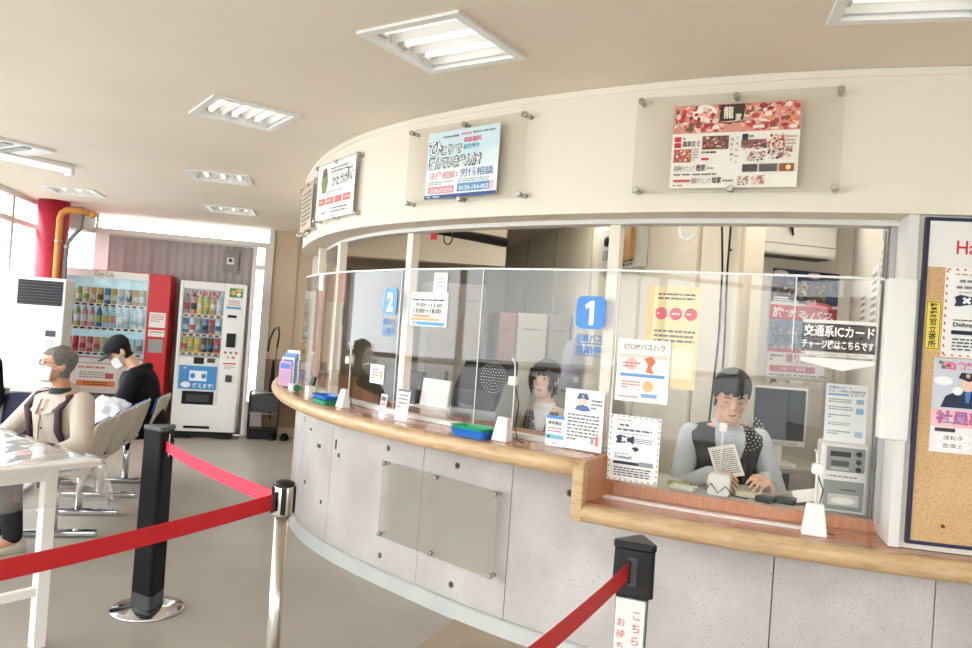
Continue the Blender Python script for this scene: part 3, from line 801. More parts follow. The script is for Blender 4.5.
# ================================================================== CHAIRS
M_CHB = mat('chair_blue', (44, 74, 158), .6, noise=.05, nscale=30)
M_CHN = mat('chair_navy', (38, 40, 74), .6, noise=.05, nscale=30)
M_CHS = mat('chair_shell', (186, 178, 164), .5, noise=.03)
def chair(label, loc, rz, pad, group=None, foot=True):
    """linked waiting chair, faces local -Y"""
    t = thing('waiting_chair', label, 'chair', loc, rz, group)
    W = .235
    # seat
    def curve_panel(w, pts, th, m, nm, par, rc=.05):
        """panel: profile pts (y,z) swept across x with rounded ends"""
        vs = []; fs = []; n = len(pts); K = 12
        for s_ in (0, 1):
            for i, (y, z) in enumerate(pts):
                a = pts[max(0, i - 1)]; b = pts[min(n - 1, i + 1)]; dy, dz = b[0] - a[0], b[1] - a[1]; L = hypot(dy, dz); ny, nz = -dz / L, dy / L
                e = min(i, n - 1 - i) / (n - 1); tcur = (1 - (1 - min(1, e / .14)) ** 2) if e < .14 else 1
                ww = w - rc * (1 - tcur) ** 1.0
                for k in range(K + 1):
                    x = -ww + 2 * ww * k / K; bow = .018 * (x / w) ** 2
                    vs.append((x, y + ny * (th * s_) - (bow if nm.startswith('back') else 0), z + nz * th * s_ + (bow if nm.startswith('seat') else 0)))
        T = n * (K + 1)
        for i in range(n - 1):
            for k in range(K):
                a = i * (K + 1) + k; q = (a, a + 1, a + K + 2, a + K + 1); fs.append(q[::-1]); fs.append(tuple(T + j for j in q))
        ring = [k for k in range(K + 1)] + [i * (K + 1) + K for i in range(1, n)] + [(n - 1) * (K + 1) + k for k in range(K - 1, -1, -1)] + [i * (K + 1) for i in range(n - 2, 0, -1)]
        for a, b in zip(ring, ring[1:] + ring[:1]): fs.append((a, b, T + b, T + a))
        return obj(nm, MB().add(vs, fs, True), m, par), ring, vs
    sp_ = [(-.22, .42), (-.215, .435), (-.15, .438), (-.05, .425), (.08, .418), (.17, .428), (.2, .45)]
    curve_panel(W, sp_, -.018, M_CHS, 'seat_shell', t)
    curve_panel(W - .018, [(y * .95, z + .001) for y, z in sp_], .028, pad, 'seat_pad', t)
    bp_ = [(.195, .46), (.208, .495), (.228, .56), (.246, .62), (.262, .68), (.27, .72), (.272, .735)]
    bs, ring, vs = curve_panel(W, bp_, -.02, M_CHS, 'back_shell', t, .07)
    curve_panel(W - .02, [(y - .001, .462 + (z - .46) * .97) for y, z in bp_], .022, pad, 'back_pad', t, .07)
    obj('edge_trim', MB().tube([(vs[i][0] * 1.01, vs[i][1] + .01, vs[i][2]) for i in ring], .008, 6, True), M_LGREY, t)
    obj('beam', MB().box(-.262, -.03, .355, .262, .03, .395), M_DGREY, t)
    obj('bracket', MB().box(-.03, -.14, .396, .03, .16, .41), M_DGREY, t)
    if foot:
        obj('leg', MB().lathe([(.025, .04), (.025, .355)], 14, (.0, 0, 0)), M_CHROME, t)
        obj('foot', MB().rbox(-.03, -.25, .0, .03, .25, .04, .012, 'y'), M_CHROME, t)
    return t
F_LEFT = RA - pi / 2          # local -Y turned to -e1 (towards the left glazing)
def cpos(u, v): p = R2(u, v); return (p.x, p.y, 0)
chair('blue-padded waiting chair under the elderly person', cpos(-1.46, 5.15), F_LEFT, M_CHB, 'chairs facing the left windows')
chair('empty blue-padded waiting chair next to the elderly person', cpos(-1.46, 5.68), F_LEFT, M_CHB, 'chairs facing the left windows')
chair('blue-padded waiting chair with a white bag on its seat', cpos(-1.46, 6.21), F_LEFT, M_CHB, 'chairs facing the left windows')
chair('blue-padded waiting chair under the person in the black cap', cpos(-1.40, 6.74), F_LEFT, M_CHB, 'chairs facing the left windows')
chair('empty navy chair with pale edging behind the table', (-3.36, 5.62, 0), rad(14), M_CHN, 'navy chairs')
chair('navy chair under the person in black beside the tall air conditioner', (-3.95, 5.78, 0), rad(14), M_CHN, 'navy chairs')

# white plastic shopping bag on the middle chair
bg = bmesh.new(); bmesh.ops.create_icosphere(bg, subdivisions=4, radius=1)
rr = random.Random(3)
from mathutils import noise as mnoise
for v in bg.verts:
    d = v.co.normalized(); n_ = mnoise.noise(d * 2.6) * .25 + mnoise.noise(d * 6.5) * .14
    v.co = Vector((d.x * .19, d.y * .17, max(-.62, d.z) * .17)) * (1 + n_)
me = bpy.data.meshes.new('shopping_bag'); bg.to_mesh(me); bg.free()
for p_ in me.polygons: p_.use_smooth = True
q = R2(-1.43, 6.22)
bag = obj('shopping_bag', me, mat('bag_white', (236, 238, 240), .45, noise=.03), None, (q.x, q.y, .575), 0); tag(bag, 'crumpled white plastic shopping bag lying on a blue chair', 'bag')
obj('handle', MB().tube([(.12, .02, .03), (.16, .03, .085), (.19, .02, .09), (.2, -.0, .04)], .012, 8), mat('bag_white', (236, 238, 240)), bag)

# ================================================================== PEOPLE
HEAD_R = [(-.118, .012, .012, -.060), (-.112, .030, .028, -.055), (-.095, .045, .048, -.042), (-.07, .056, .066, -.025), (-.04, .064, .078, -.012), (-.005, .070, .088, -.004), (.03, .074, .093, 0), (.06, .072, .090, .002), (.085, .062, .078, .004), (.105, .042, .055, .006), (.117, .016, .02, .008)]
def remeshed(name, mb, vox, m, parent, smooth=6, mats=None):
    o = obj(name, mb, m, parent)
    r = o.modifiers.new('r', 'REMESH'); r.mode = 'VOXEL'; r.voxel_size = vox; r.use_smooth_shade = True
    s_ = o.modifiers.new('s', 'SMOOTH'); s_.iterations = smooth; s_.factor = .5
    bake(o)
    if not o.data.materials: o.data.materials.append(m)
    for p_ in o.data.polygons: p_.use_smooth = True
    return o

def elbow(sh_, wr, hint, l1, l2):
    d = wr - sh_; L = min(d.length, (l1 + l2) * .995); dn = d.normalized()
    a = (l1 * l1 - l2 * l2 + L * L) / (2 * L); h = math.sqrt(max(0, l1 * l1 - a * a))
    hp = hint - dn * hint.dot(dn); hp.normalize()
    return sh_ + dn * a + hp * h

def hand(mb, wr, d, up, side, s=1.0, curl=.5):
    """palm and five fingers; d = direction of fingers, up = back of the hand, side = +1 thumb on local side vector"""
    d = d.normalized(); up = (up - d * up.dot(d)).normalized(); sd = d.cross(up) * side
    pc_ = wr + d * .045 * s
    mb.cap(wr, .024 * s, wr + d * .02 * s, .024 * s)
    for k in range(4):
        o = sd * (.033 - .022 * k) * s
        kn = wr + d * (.085 - .004 * abs(k - 1)) * s + o
        mb.cap(wr + d * .02 * s + o * .7, .015 * s, kn, .0115 * s, 8)
        L = (.042, .046, .043, .034)[k] * s; dir_ = d; pt = kn
        for j in range(3):
            dir_ = (dir_ * cos(curl * .9) - up * sin(curl * .9)).normalized() if j else (d * cos(curl * .5) - up * sin(curl * .5)).normalized()
            up2 = up
            nx = pt + dir_ * L * (1, .65, .5)[j]
            mb.cap(pt, (.0088 - .0008 * j) * s, nx, (.0082 - .001 * j) * s, 8); pt = nx
    b0 = wr + d * .025 * s + sd * .025 * s; b1 = b0 + (d * .55 + sd * .8 - up * .2).normalized() * .038 * s; b2 = b1 + (d * .9 + sd * .25 - up * .35).normalized() * .032 * s
    mb.cap(b0, .014 * s, b1, .0115 * s, 8); mb.cap(b1, .0115 * s, b2, .009 * s, 8)

class Person:
    def __init__(s, label, loc, rz, hipz=.50, lean=0.0, tors=.50, sw=.185, girth=1.0, head=(0, 0, 0), hs=1.0, skin=M_SKIN, nod=0.0, side=0.0):
        s.t = thing('person', label, 'person', loc, rz); s.skin = skin; s.g = girth; s.sw = sw; s.hs = hs
        s.hip = Vector((0, 0, hipz)); s.sp = (Matrix.Rotation(side, 4, 'Y') @ Matrix.Rotation(lean, 4, 'X') @ Vector((0, 0, 1))).normalized()   # lean>0 tilts towards -Y
        s.X = Vector((1, 0, 0)); s.Y = s.sp.cross(s.X).normalized(); s.X = s.Y.cross(s.sp)
        s.tors = tors
        s.neck = s.hip + s.sp * tors
        nd = Matrix.Rotation(nod, 4, 'X') @ s.sp
        s.hc = s.neck + nd * .165 * hs + Vector((0, -.015, 0))
        s.HM = Matrix.Translation(s.hc) @ Euler(head, 'XYZ').to_matrix().to_4x4() @ Matrix.Scale(hs, 4)
        s.body = MB()
        s.sh = {k: s.hip + s.sp * tors * .855 + s.X * k * (sw - .035) for k in (-1, 1)}
    def torso_rings(s, ex=0.0, t0=0.0, t1=1.0, wide=1.0):
        prof = [(-.14, .15, .10), (0, .172, .118), (.15, .166, .116), (.35, .15, .105), (.55, .158, .112), (.72, .172, .115), (.84, .175 * s.sw / .185, .102), (.92, .155 * s.sw / .185, .085), (.97, .10, .066), (1.0, .062, .056)]
        out = []
        for t, rx, ry in prof:
            if t0 - 1e-6 <= t <= t1 + 1e-6:
                out.append((s.hip + s.sp * s.tors * t, s.X * ((rx * s.g + ex) * wide), s.Y * (ry * s.g + ex)))
        return out
    def arm_pts(s, k, wr, hint, l1=.285, l2=.25):
        wr = Vector(wr); e = elbow(s.sh[k], wr, Vector(hint), l1, l2); return s.sh[k], e, wr
    def build_head(s, mb):
        H = s.HM
        mb.loft([(H @ Vector((0, yo, z)), H.to_3x3() @ Vector((rx, 0, 0)), H.to_3x3() @ Vector((0, ry, 0))) for z, rx, ry, yo in HEAD_R], 24)
        c3 = lambda x, y, z: H @ Vector((x, y, z))
        mb.cap(c3(0, -.086, .012), .006 * s.hs, c3(0, -.103, -.022), .0105 * s.hs, 10)
        for q_ in (-1, 1):
            mb.cap(c3(q_ * .010, -.094, -.026), .007 * s.hs, c3(0, -.098, -.024), .007 * s.hs, 8)
            mb.ell((q_ * .075, .010, -.008), .009, .016, .03, H)
            mb.ell((q_ * .038, -.062, -.03), .024, .018, .022, H)
        mb.cap(c3(0, .012, -.05), .052 * s.hs, s.neck - s.sp * .03, .056 * s.hs)
        mb.ell((0, -.084, -.066), .022, .010, .010, H)
    def face(s, brow=(40, 30, 26), mouth=True, eyes=True, closed=False, lip=(178, 98, 92)):
        H = s.HM
        for q_ in (-1, 1):
            if eyes:
                if closed:
                    obj('eyelid', MB().tube([H @ Vector((q_ * .031 + dx, yy, -.002 + dz)) for dx, yy, dz in ((-.014, -.0865, .002), (0, -.0895, -.002), (.014, -.0845, .002))], .0018 * s.hs, 6), ink((52, 36, 30)), s.body_o)
                else:
                    e_ = obj('eye', MB().ell((q_ * .031, -.0825, .001), .0135, .0055, .0065, H, 12, 7), mat('eye_white', (232, 228, 222), .3), s.body_o)
                    obj('iris', MB().ell((q_ * .031 - .001, -.0868, .001), .0062, .0025, .0064, H, 10, 6), mat('eye_dark', (30, 22, 18), .25), e_)
                    obj('eyelid', MB().tube([H @ Vector((q_ * .031 + dx, yy, .006 + dz)) for dx, yy, dz in ((-.015, -.084, -.003), (0, -.0895, .002), (.015, -.082, -.003))], .002 * s.hs, 6), ink((44, 32, 28)), s.body_o)
            obj('eyebrow', MB().tube([H @ Vector((q_ * .03 + q_ * dx, yy, .024 + dz)) for dx, yy, dz in ((-.015, -.0925, -.001), (0, -.0915, .002), (.017, -.083, -.001))], .0028 * s.hs, 6), ink(brow), s.body_o)
        if mouth:
            obj('mouth', MB().tube([H @ Vector((x, y, -.067 + dz)) for x, y, dz in ((-.021, -.083, .001), (-.009, -.0935, .0015), (0, -.0945, 0), (.009, -.0935, .0015), (.021, -.083, .001))], [.0015 * s.hs, .004 * s.hs, .0042 * s.hs, .004 * s.hs, .0015 * s.hs], 8), ink(lip), s.body_o)
    def finish(s, vox=.0075):
        s.body_o = remeshed('body', s.body, vox, s.skin, s.t, 4)
        return s.body_o
    def hair(s, m, front=.052, side=-.02, back=-.09, thick=.010, bangs=False, top=1.0, locks=0.0):
        """shell over skull; front/side/back = hairline heights"""
        H = s.HM; n, mr = 40, 26; vs = []; idx = {}; fs = []
        def prof(z):
            R = HEAD_R
            for a, b in zip(R, R[1:]):
                if a[0] <= z <= b[0]:
                    t = (z - a[0]) / (b[0] - a[0]); return [a[i] + (b[i] - a[i]) * t for i in (1, 2, 3)]
            return [.012, .014, .008]
        zs = [back + (.116 * top - back) * i / (mr - 2) for i in range(mr - 1)] + [.124 * top, .128 * top]
        grid = {}
        for i, z in enumerate(zs):
            zz = min(z / top, .1165); rx, ry, yo = prof(max(-.06, zz))
            k_ = 1.0 if i < mr else .02
            if z < -.05: rx, ry, yo = prof(-.04); 
            for j in range(n):
                th = 2 * pi * j / n; ct_, st_ = cos(th), sin(th)      # st=-1 is the front
                wob = .003 * sin(j * 5.1) * (1 if z < .09 else .3)
                grid[i, j] = (Vector(((rx + thick + wob) * ct_ * k_, yo + (ry + thick + wob) * st_ * k_ , z)), th)
        keep = []
        for i in range(mr):
            for j in range(n):
                zc = (zs[i] + zs[i + 1]) / 2; th = 2 * pi * (j + .5) / n; st_ = sin(th); ac = abs(cos(th))
                if st_ < -.25:
                    hl = front + (.010 * sin(j * 2.3) if bangs else .006 * sin(j * 1.7))
                    if ac > .72: hl = min(front, side + locks) if locks else side + (front - side) * (1 - (ac - .72) / .28) 
                elif st_ < .15: hl = side
                else: hl = back
                if zc > hl: keep.append((i, j))
        for (i, j) in keep:
            q_ = [(i, j), (i, (j + 1) % n), (i + 1, (j + 1) % n), (i + 1, j)]
            for c_ in q_:
                if c_ not in idx: idx[c_] = len(vs); vs.append(H @ grid[c_][0])
            fs.append(tuple(idx[c_] for c_ in q_))
        o = obj('hair', MB().add(vs, fs, True), m, s.t)
        so_ = o.modifiers.new('t', 'SOLIDIFY'); so_.thickness = .009 * s.hs; so_.offset = -1
        sb = o.modifiers.new('sub', 'SUBSURF'); sb.levels = 1; sb.render_levels = 1
        return o
    def mask(s, m):
        H = s.HM; vs = []; fs = []; n = 16; mm = 9
        for i in range(mm + 1):
            z = -.105 + .088 * i / mm
            for j in range(n + 1):
                a = rad(-158 + 136 * j / n); bulge = 1 + .10 * math.exp(-((j - n / 2) / 3.2) ** 2) * sin(pi * min(1, (i + .7) / mm))
                rx, ry, yo = .0745, .088, -.012
                vs.append(H @ Vector((rx * cos(a) * bulge, yo + ry * sin(a) * bulge, z)))
        for i in range(mm):
            for j in range(n): k = i * (n + 1) + j; fs.append((k, k + 1, k + n + 2, k + n + 1))
        o = obj('face_mask', MB().add(vs, fs, True), m, s.t)
        so_ = o.modifiers.new('t', 'SOLIDIFY'); so_.thickness = .003; so_.offset = 1
        for q_ in (-1, 1):
            obj('ear_loop', MB().tube([H @ Vector((q_ * .066, -.045, -.028)), H @ Vector((q_ * .078, -.012, -.014)), H @ Vector((q_ * .082, .012, .006)), H @ Vector((q_ * .082, .024, -.014))], .0016 * s.hs, 6), m, o)
        return o

def legs(P, knees, ankles, toes, mat_t, shoe, ex=.02, hw=.09):
    """seated legs: trousers + shoes, and feet in the body"""
    tr = MB(); tr.loft(P.torso_rings(.012, -.14, .15), 20)
    for k in (-1, 1):
        h = P.hip + P.X * k * hw; kn = Vector(knees[k]); an = Vector(ankles[k]); to = Vector(toes[k])
        P.body.cap(h, .075, kn, .052); P.body.cap(kn, .05, an, .036); P.body.cap(an, .034, to, .026)
        tr.cap(h, .092, kn, .066); tr.cap(kn, .066, an + Vector((0, 0, .03)), .052)
        s_ = MB(); d = (to - an); d.z = 0; d.normalize(); sd = Vector((-d.y, d.x, 0))
        c = an.copy(); c.z = 0
        rings = []
        for q_, w_, hh in ((-.075, .018, .05), (-.06, .034, .085), (-.02, .038, .095), (.05, .042, .075), (.11, .046, .058), (.16, .04, .048), (.19, .02, .032)):
            rings.append((c + d * q_ + Vector((0, 0, hh / 2 + .002)), sd * w_, Vector((0, 0, hh / 2))))
        s_.loft(rings, 16); so_ = obj('shoe', s_, shoe, P.t)
        obj('shoe_sole', MB().loft([(c + d * q_ + Vector((0, 0, z_)), sd * w_, d * .0001 + Vector((0, 0, .011))) for q_, w_, z_ in ((-.078, .016, .012), (-.06, .036, .012), (0, .041, .012), (.11, .049, .012), (.17, .04, .012), (.196, .015, .014))], 12), mat('sole_grey', (206, 200, 190), .7), so_)
    return tr

# ---- elderly person in a beige jacket
M_JK = mat('jacket_beige', (190, 176, 162), .85, noise=.06, nscale=14, bump=.5, bscale=28)
q = R2(-1.44, 5.16)
P = Person('elderly person in beige jacket, glasses and white mask sitting behind the white table', (q.x, q.y, 0), rad(-24), .45, .06, .455, .205, 1.1, (rad(-8), 0, rad(-24)), .97, M_SKIN3, .12)
P.build_head(P.body)
tr = legs(P, {-1: (-.12, -.40, .46), 1: (.10, -.40, .46)}, {-1: (-.02, -.36, .09), 1: (.17, -.40, .09)}, {-1: (-.06, -.5, .03), 1: (.15, -.54, .03)}, None, mat('shoe_beige', (202, 192, 178), .6, noise=.05))
arms = {}
for k, wr, hint in ((-1, (-.20, -.30, .53), (-1, .3, -.4)), (1, (.17, -.30, .53), (1, .3, -.4))): arms[k] = P.arm_pts(k, wr, hint)
for k in (-1, 1):
    a, e, wv = arms[k]; P.body.cap(a, .05, e, .04); P.body.cap(e, .04, wv, .028); hand(P.body, wv, Vector((-k * .5, -.8, -.1)), Vector((0, 0, 1)), k, .95, .5)
P.body.loft(P.torso_rings(-.01), 20)
P.finish(); P.face((150, 146, 140), False)
jk = MB(); jk.loft(P.torso_rings(.022, -.14, .97), 22)
for k in (-1, 1):
    a, e, wv = arms[k]; jk.cap(a, .075, e, .062); jk.cap(e, .06, wv, .046)
jk.cap(P.neck - P.sp * .05 + P.Y * .05, .07, P.neck - P.sp * .02 + P.Y * .03, .07)
jo = remeshed('jacket', jk, .010, M_JK, P.t, 5)
# hood roll and open collar
hd = []
for i in range(13):
    a = rad(200 - 220 * i / 12); hd.append(P.neck - P.sp * (.035 + .05 * max(0, -sin(a))) + P.X * .098 * cos(a) + P.Y * .085 * sin(a))
obj('collar', MB().tube(hd, [.014 + .018 * sin(pi * i / 12) for i in range(13)], 10), M_JK, jo)
for k in (-1, 1):
    lap = [P.neck - P.sp * .03 + P.X * k * .07 - P.Y * .075, P.neck - P.sp * .04 + P.X * k * .02 - P.Y * .118, P.neck - P.sp * .13 + P.X * k * .025 - P.Y * .155, P.neck - P.sp * .11 + P.X * k * .095 - P.Y * .135]
    n_ = (P.Y * -.012)
    obj('lapel', MB().prism(lap, [v + n_ for v in lap]), M_JK, jo)
for i in range(3):
    c = P.neck - P.sp * (.10 + .11 * i) - P.Y * (.152 + .006 * i) + P.X * .02
    obj('snap_button', MB().ell(c, .008, .005, .008), M_DGREY, jo)
obj('zip_placket', MB().tube([P.neck - P.sp * t_ - P.Y * y_ for t_, y_ in ((.12, .148), (.2, .158), (.3, .162), (.42, .165))], .006, 6), mat('placket', (168, 154, 140), .8), jo)
obj('sweater', MB().loft([(P.neck - P.sp * .06 - P.Y * .03, P.X * .085, P.Y * .09), (P.neck - P.sp * .02 - P.Y * .012, P.X * .07, P.Y * .072), (P.neck + P.sp * .02 - P.Y * .008, P.X * .058, P.Y * .06)], 20), mat('sweater_green', (44, 62, 58), .9, noise=.08, nscale=40), P.t)
M_STR = mat('backpack_strap', (58, 30, 36), .8, noise=.1, nscale=40)
for k in (-1, 1):
    pts_ = [P.sh[k] * .75 + (P.hip + P.sp * P.tors * .9) * .25 + P.sp * .055 + P.Y * .03, P.sh[k] * .8 + (P.hip + P.sp * P.tors * .88) * .2 + P.sp * .05 - P.Y * .05, P.sh[k] * .8 + (P.hip + P.sp * P.tors * .8) * .2 - P.Y * .128 - P.sp * .02, P.hip + P.sp * P.tors * .5 + P.X * k * .125 - P.Y * .122, P.hip + P.sp * P.tors * .3 + P.X * k * .15 - P.Y * .09]
    vs_ = []; 
    for p_ in pts_: vs_ += [p_ - P.X * .024 - P.Y * .012, p_ + P.X * .024 - P.Y * .012, p_ + P.X * .024 + P.Y * .004, p_ - P.X * .024 + P.Y * .004]
    fs_ = [(i * 4 + j, i * 4 + (j + 1) % 4, i * 4 + 4 + (j + 1) % 4, i * 4 + 4 + j) for i in range(4) for j in range(4)] + [(3, 2, 1, 0), (16, 17, 18, 19)]
    obj('backpack_strap', MB().add(vs_, fs_, True), M_STR, P.t)
remeshed('trousers', tr, .011, mat('trousers_black', (26, 26, 30), .9, noise=.1), P.t, 4)
# burgundy bag-apron on the lap seen under the table
obj('lap_cloth', MB().rbox(-.2, -.42, .30, .2, -.395, .55, .03, 'y'), mat('burgundy', (84, 30, 48), .9, noise=.12, nscale=12), P.t)
P.hair(mat('hair_grey', (112, 108, 102), .7, noise=.35, nscale=60, bump=.6, bscale=120), .058, .0, -.075, .009)
P.mask(mat('mask_white', (242, 243, 244), .75, noise=.02))
H = P.HM
gl = obj('glasses', MB().tube([H @ Vector((-.062, -.088, .008)), H @ Vector((-.05, -.1, .022)), H @ Vector((-.018, -.106, .022)), H @ Vector((-.012, -.108, .006)), H @ Vector((-.03, -.106, -.012)), H @ Vector((-.056, -.096, -.01))], .0018, 6, True).tube([H @ Vector((.062, -.088, .008)), H @ Vector((.05, -.1, .022)), H @ Vector((.018, -.106, .022)), H @ Vector((.012, -.108, .006)), H @ Vector((.03, -.106, -.012)), H @ Vector((.056, -.096, -.01))], .0018, 6, True).tube([H @ Vector((-.012, -.108, .01)), H @ Vector((.012, -.108, .01))], .0018, 6).tube([H @ Vector((.062, -.088, .01)), H @ Vector((.082, .012, .006))], .0018, 6).tube([H @ Vector((-.062, -.088, .01)), H @ Vector((-.082, .012, .006))], .0018, 6), M_DGREY, P.t)

# ---- person in black cap and jacket, slumped, facing the left windows
M_BJ = mat('jacket_black', (18, 18, 20), .75, spec=.2, noise=.12, nscale=10, bump=.5, bscale=24)
q = R2(-1.25, 6.70)
P = Person('person in black jacket, black cap and white mask slumped beside the red vending machine', (q.x, q.y, 0), F_LEFT + rad(6), .47, .24, .50, .20, 1.12, (rad(38), 0, rad(12)), 1.0, M_SKIN, .5)
P.build_head(P.body)
tr = legs(P, {-1: (-.12, -.45, .49), 1: (.12, -.45, .49)}, {-1: (-.12, -.42, .09), 1: (.12, -.42, .09)}, {-1: (-.13, -.56, .03), 1: (.13, -.56, .03)}, None, mat('shoe_dark', (40, 40, 44), .6))
arms = {}
for k, wr, hint in ((-1, (-.10, -.40, .61), (-.8, .5, -.6)), (1, (.10, -.40, .60), (.8, .5, -.6))): arms[k] = P.arm_pts(k, wr, hint)
for k in (-1, 1):
    a, e, wv = arms[k]; P.body.cap(a, .05, e, .04); P.body.cap(e, .04, wv, .028); hand(P.body, wv, Vector((-k * .45, -.8, .15)), Vector((0, .2, 1)), k, 1.0, .7)
P.body.loft(P.torso_rings(-.01), 20)
P.finish(); P.face((24, 22, 22), False, True, True)
jk = MB(); jk.loft(P.torso_rings(.026, -.14, .97), 22)
for k in (-1, 1):
    a, e, wv = arms[k]; jk.cap(a, .082, e, .068); jk.cap(e, .066, wv, .046)
jo = remeshed('jacket', jk, .010, M_BJ, P.t, 5)
hd = []
for i in range(13):
    a = rad(215 - 250 * i / 12); hd.append(P.neck - P.sp * .015 + P.X * .085 * cos(a) + P.Y * (.085 * sin(a) + .01))
obj('collar', MB().tube(hd, [.016 + .022 * sin(pi * i / 12) for i in range(13)], 10), M_BJ, jo)
remeshed('trousers', tr, .011, mat('trousers_navy', (34, 36, 48), .9, noise=.1), P.t, 4)
P.hair(mat('hair_black', (26, 24, 24), .6, spec=.25, noise=.3, nscale=60), .05, -.005, -.07, .006)
P.mask(mat('mask_white', (242, 243, 244), .75, noise=.02))
H = P.HM; M_CAP = mat('cap_black', (22, 23, 26), .8, noise=.1, nscale=30)
cp = MB(); cp.loft([(H @ Vector((0, .002, z)), H.to_3x3() @ Vector((r_ * .086, 0, 0)), H.to_3x3() @ Vector((0, r_ * .106, 0))) for z, r_ in ((.035, 1.0), (.06, 1.0), (.09, .94), (.115, .78), (.13, .52), (.137, .2))], 24)
capo = obj('cap', cp, M_CAP, P.t)
vs_ = []
for j in range(13):
    a = rad(-155 + 130 * j / 12); vs_.append(H @ Vector((.084 * cos(a), .002 + .104 * sin(a), .042))); vs_.append(H @ Vector((.082 * cos(a), -.055 + .125 * sin(a), .030 - .012 * abs(cos(a)))))
br = obj('brim', MB().add(vs_, [(2 * j, 2 * j + 2, 2 * j + 3, 2 * j + 1) for j in range(12)], True), M_CAP, capo)
sm = br.modifiers.new('t', 'SOLIDIFY'); sm.thickness = .004

# ---- person in black at the window side (mostly out of the picture)
P = Person('person in black winter jacket sitting on the navy chair by the tall air conditioner', (-3.95, 5.80, 0), rad(14), .50, .04, .50, .20, 1.12, (rad(4), 0, rad(-10)), 1.0, M_SKIN, .1)
P.build_head(P.body)
tr = legs(P, {-1: (-.12, -.45, .49), 1: (.12, -.45, .49)}, {-1: (-.12, -.42, .09), 1: (.12, -.42, .09)}, {-1: (-.13, -.56, .03), 1: (.13, -.56, .03)}, None, mat('shoe_dark', (40, 40, 44), .6))
arms = {}
for k, wr, hint in ((-1, (-.14, -.34, .60), (-.8, .5, -.6)), (1, (.14, -.34, .60), (.8, .5, -.6))): arms[k] = P.arm_pts(k, wr, hint)
for k in (-1, 1):
    a, e, wv = arms[k]; P.body.cap(a, .05, e, .04); P.body.cap(e, .04, wv, .028); hand(P.body, wv, Vector((-k * .45, -.8, .1)), Vector((0, .2, 1)), k, 1.0, .6)
P.body.loft(P.torso_rings(-.01), 20)
P.finish(.009); P.face((24, 22, 22), True, True)
jk = MB(); jk.loft(P.torso_rings(.035, -.14, .97), 22)
for k in (-1, 1):
    a, e, wv = arms[k]; jk.cap(a, .09, e, .075); jk.cap(e, .072, wv, .05)
jo = remeshed('jacket', jk, .011, M_BJ, P.t, 5)
remeshed('trousers', tr, .012, mat('trousers_black', (26, 26, 30), .9), P.t, 4)
P.hair(mat('hair_black', (26, 24, 24), .6, spec=.25), .055, -.005, -.075, .009)

# ---- ticket clerk at window one: woman, cardigan, checked vest
M_CARD = mat('cardigan_cream', (196, 182, 160), .9, noise=.05, nscale=40, bump=.4, bscale=90)
M_SHIRTW = mat('shirt_white', (236, 236, 238), .75, noise=.02)
wpos = Vector((.39, 4.55, 0))
P = Person('seated clerk with dark bangs in cream cardigan and checked vest behind window one', wpos, rad(-16), .57, .02, .47, .172, .95, (rad(3), 0, rad(-14)), .96, M_SKIN2, .05)
P.build_head(P.body)
tr = legs(P, {-1: (-.10, -.40, .50), 1: (.10, -.40, .50)}, {-1: (-.10, -.36, .09), 1: (.10, -.36, .09)}, {-1: (-.1, -.48, .03), 1: (.1, -.48, .03)}, None, mat('shoe_dark', (40, 40, 44), .6))
arms = {}
for k, wr, hint in ((-1, (-.13, -.30, .76), (-.7, .5, -.9)), (1, (.11, -.30, .76), (.7, .5, -.9))): arms[k] = P.arm_pts(k, wr, hint, .27, .235)
for k in (-1, 1):
    a, e, wv = arms[k]; P.body.cap(a, .042, e, .034); P.body.cap(e, .034, wv, .024); hand(P.body, wv, Vector((-k * .4, -.8, -.1)), Vector((0, 0, 1)), k, .88, .4)
P.body.loft(P.torso_rings(-.012), 20)
P.finish(); P.face((58, 44, 38), True, True, False, (192, 104, 104))
cd_ = MB(); cd_.loft(P.torso_rings(.006, -.14, .97), 22)
for k in (-1, 1):
    a, e, wv = arms[k]; cd_.cap(a, .056, e, .048); cd_.cap(e, .05, wv, .036)
co_ = remeshed('cardigan', cd_, .009, M_CARD, P.t, 5)
remeshed('trousers', tr, .011, mat('skirt_navy', (36, 38, 52), .9), P.t, 4)
# vest (dark check) over the front, white shirt V
def front_patch(P, nm, m, pts, off, par, N=8):
    """patch on the chest: pts (x across, t along spine) outline strip rows [(t, xl, xr)]"""
    vs = []; fs = []
    for (t, xl, xr) in pts:
        r = None
        prof = P.torso_rings(off, -.14, 1.0); base = [(P.hip + P.sp * P.tors * q_, 0) for q_ in ()]
        ts = [-.14, 0, .15, .35, .55, .72, .84, .92, .97, 1.0]
        for i in range(len(ts) - 1):
            if ts[i] <= t <= ts[i + 1] + 1e-9:
                f_ = (t - ts[i]) / (ts[i + 1] - ts[i]); rx = prof[i][1].length * (1 - f_) + prof[i + 1][1].length * f_; ry = prof[i][2].length * (1 - f_) + prof[i + 1][2].length * f_
        c = P.hip + P.sp * P.tors * t
        for k in range(N + 1):
            x = xl + (xr - xl) * k / N; s_ = max(-.98, min(.98, x / rx))
            vs.append(c + P.X * x - P.Y * (ry * math.sqrt(1 - s_ * s_)))
    for i in range(len(pts) - 1):
        for k in range(N): a = i * (N + 1) + k; fs.append((a, a + 1, a + N + 2, a + N + 1))
    o = obj(nm, MB().add(vs, fs, True), m, par); so_ = o.modifiers.new('t', 'SOLIDIFY'); so_.thickness = .006; so_.offset = 0
    return o
front_patch(P, 'shirt', M_SHIRTW, [(.45, -.012, .012), (.6, -.026, .026), (.75, -.04, .04), (.9, -.054, .054), (.97, -.055, .055)], .014, P.t)
M_VEST = weave('vest_check', (48, 44, 50), (112, 98, 104), 14)
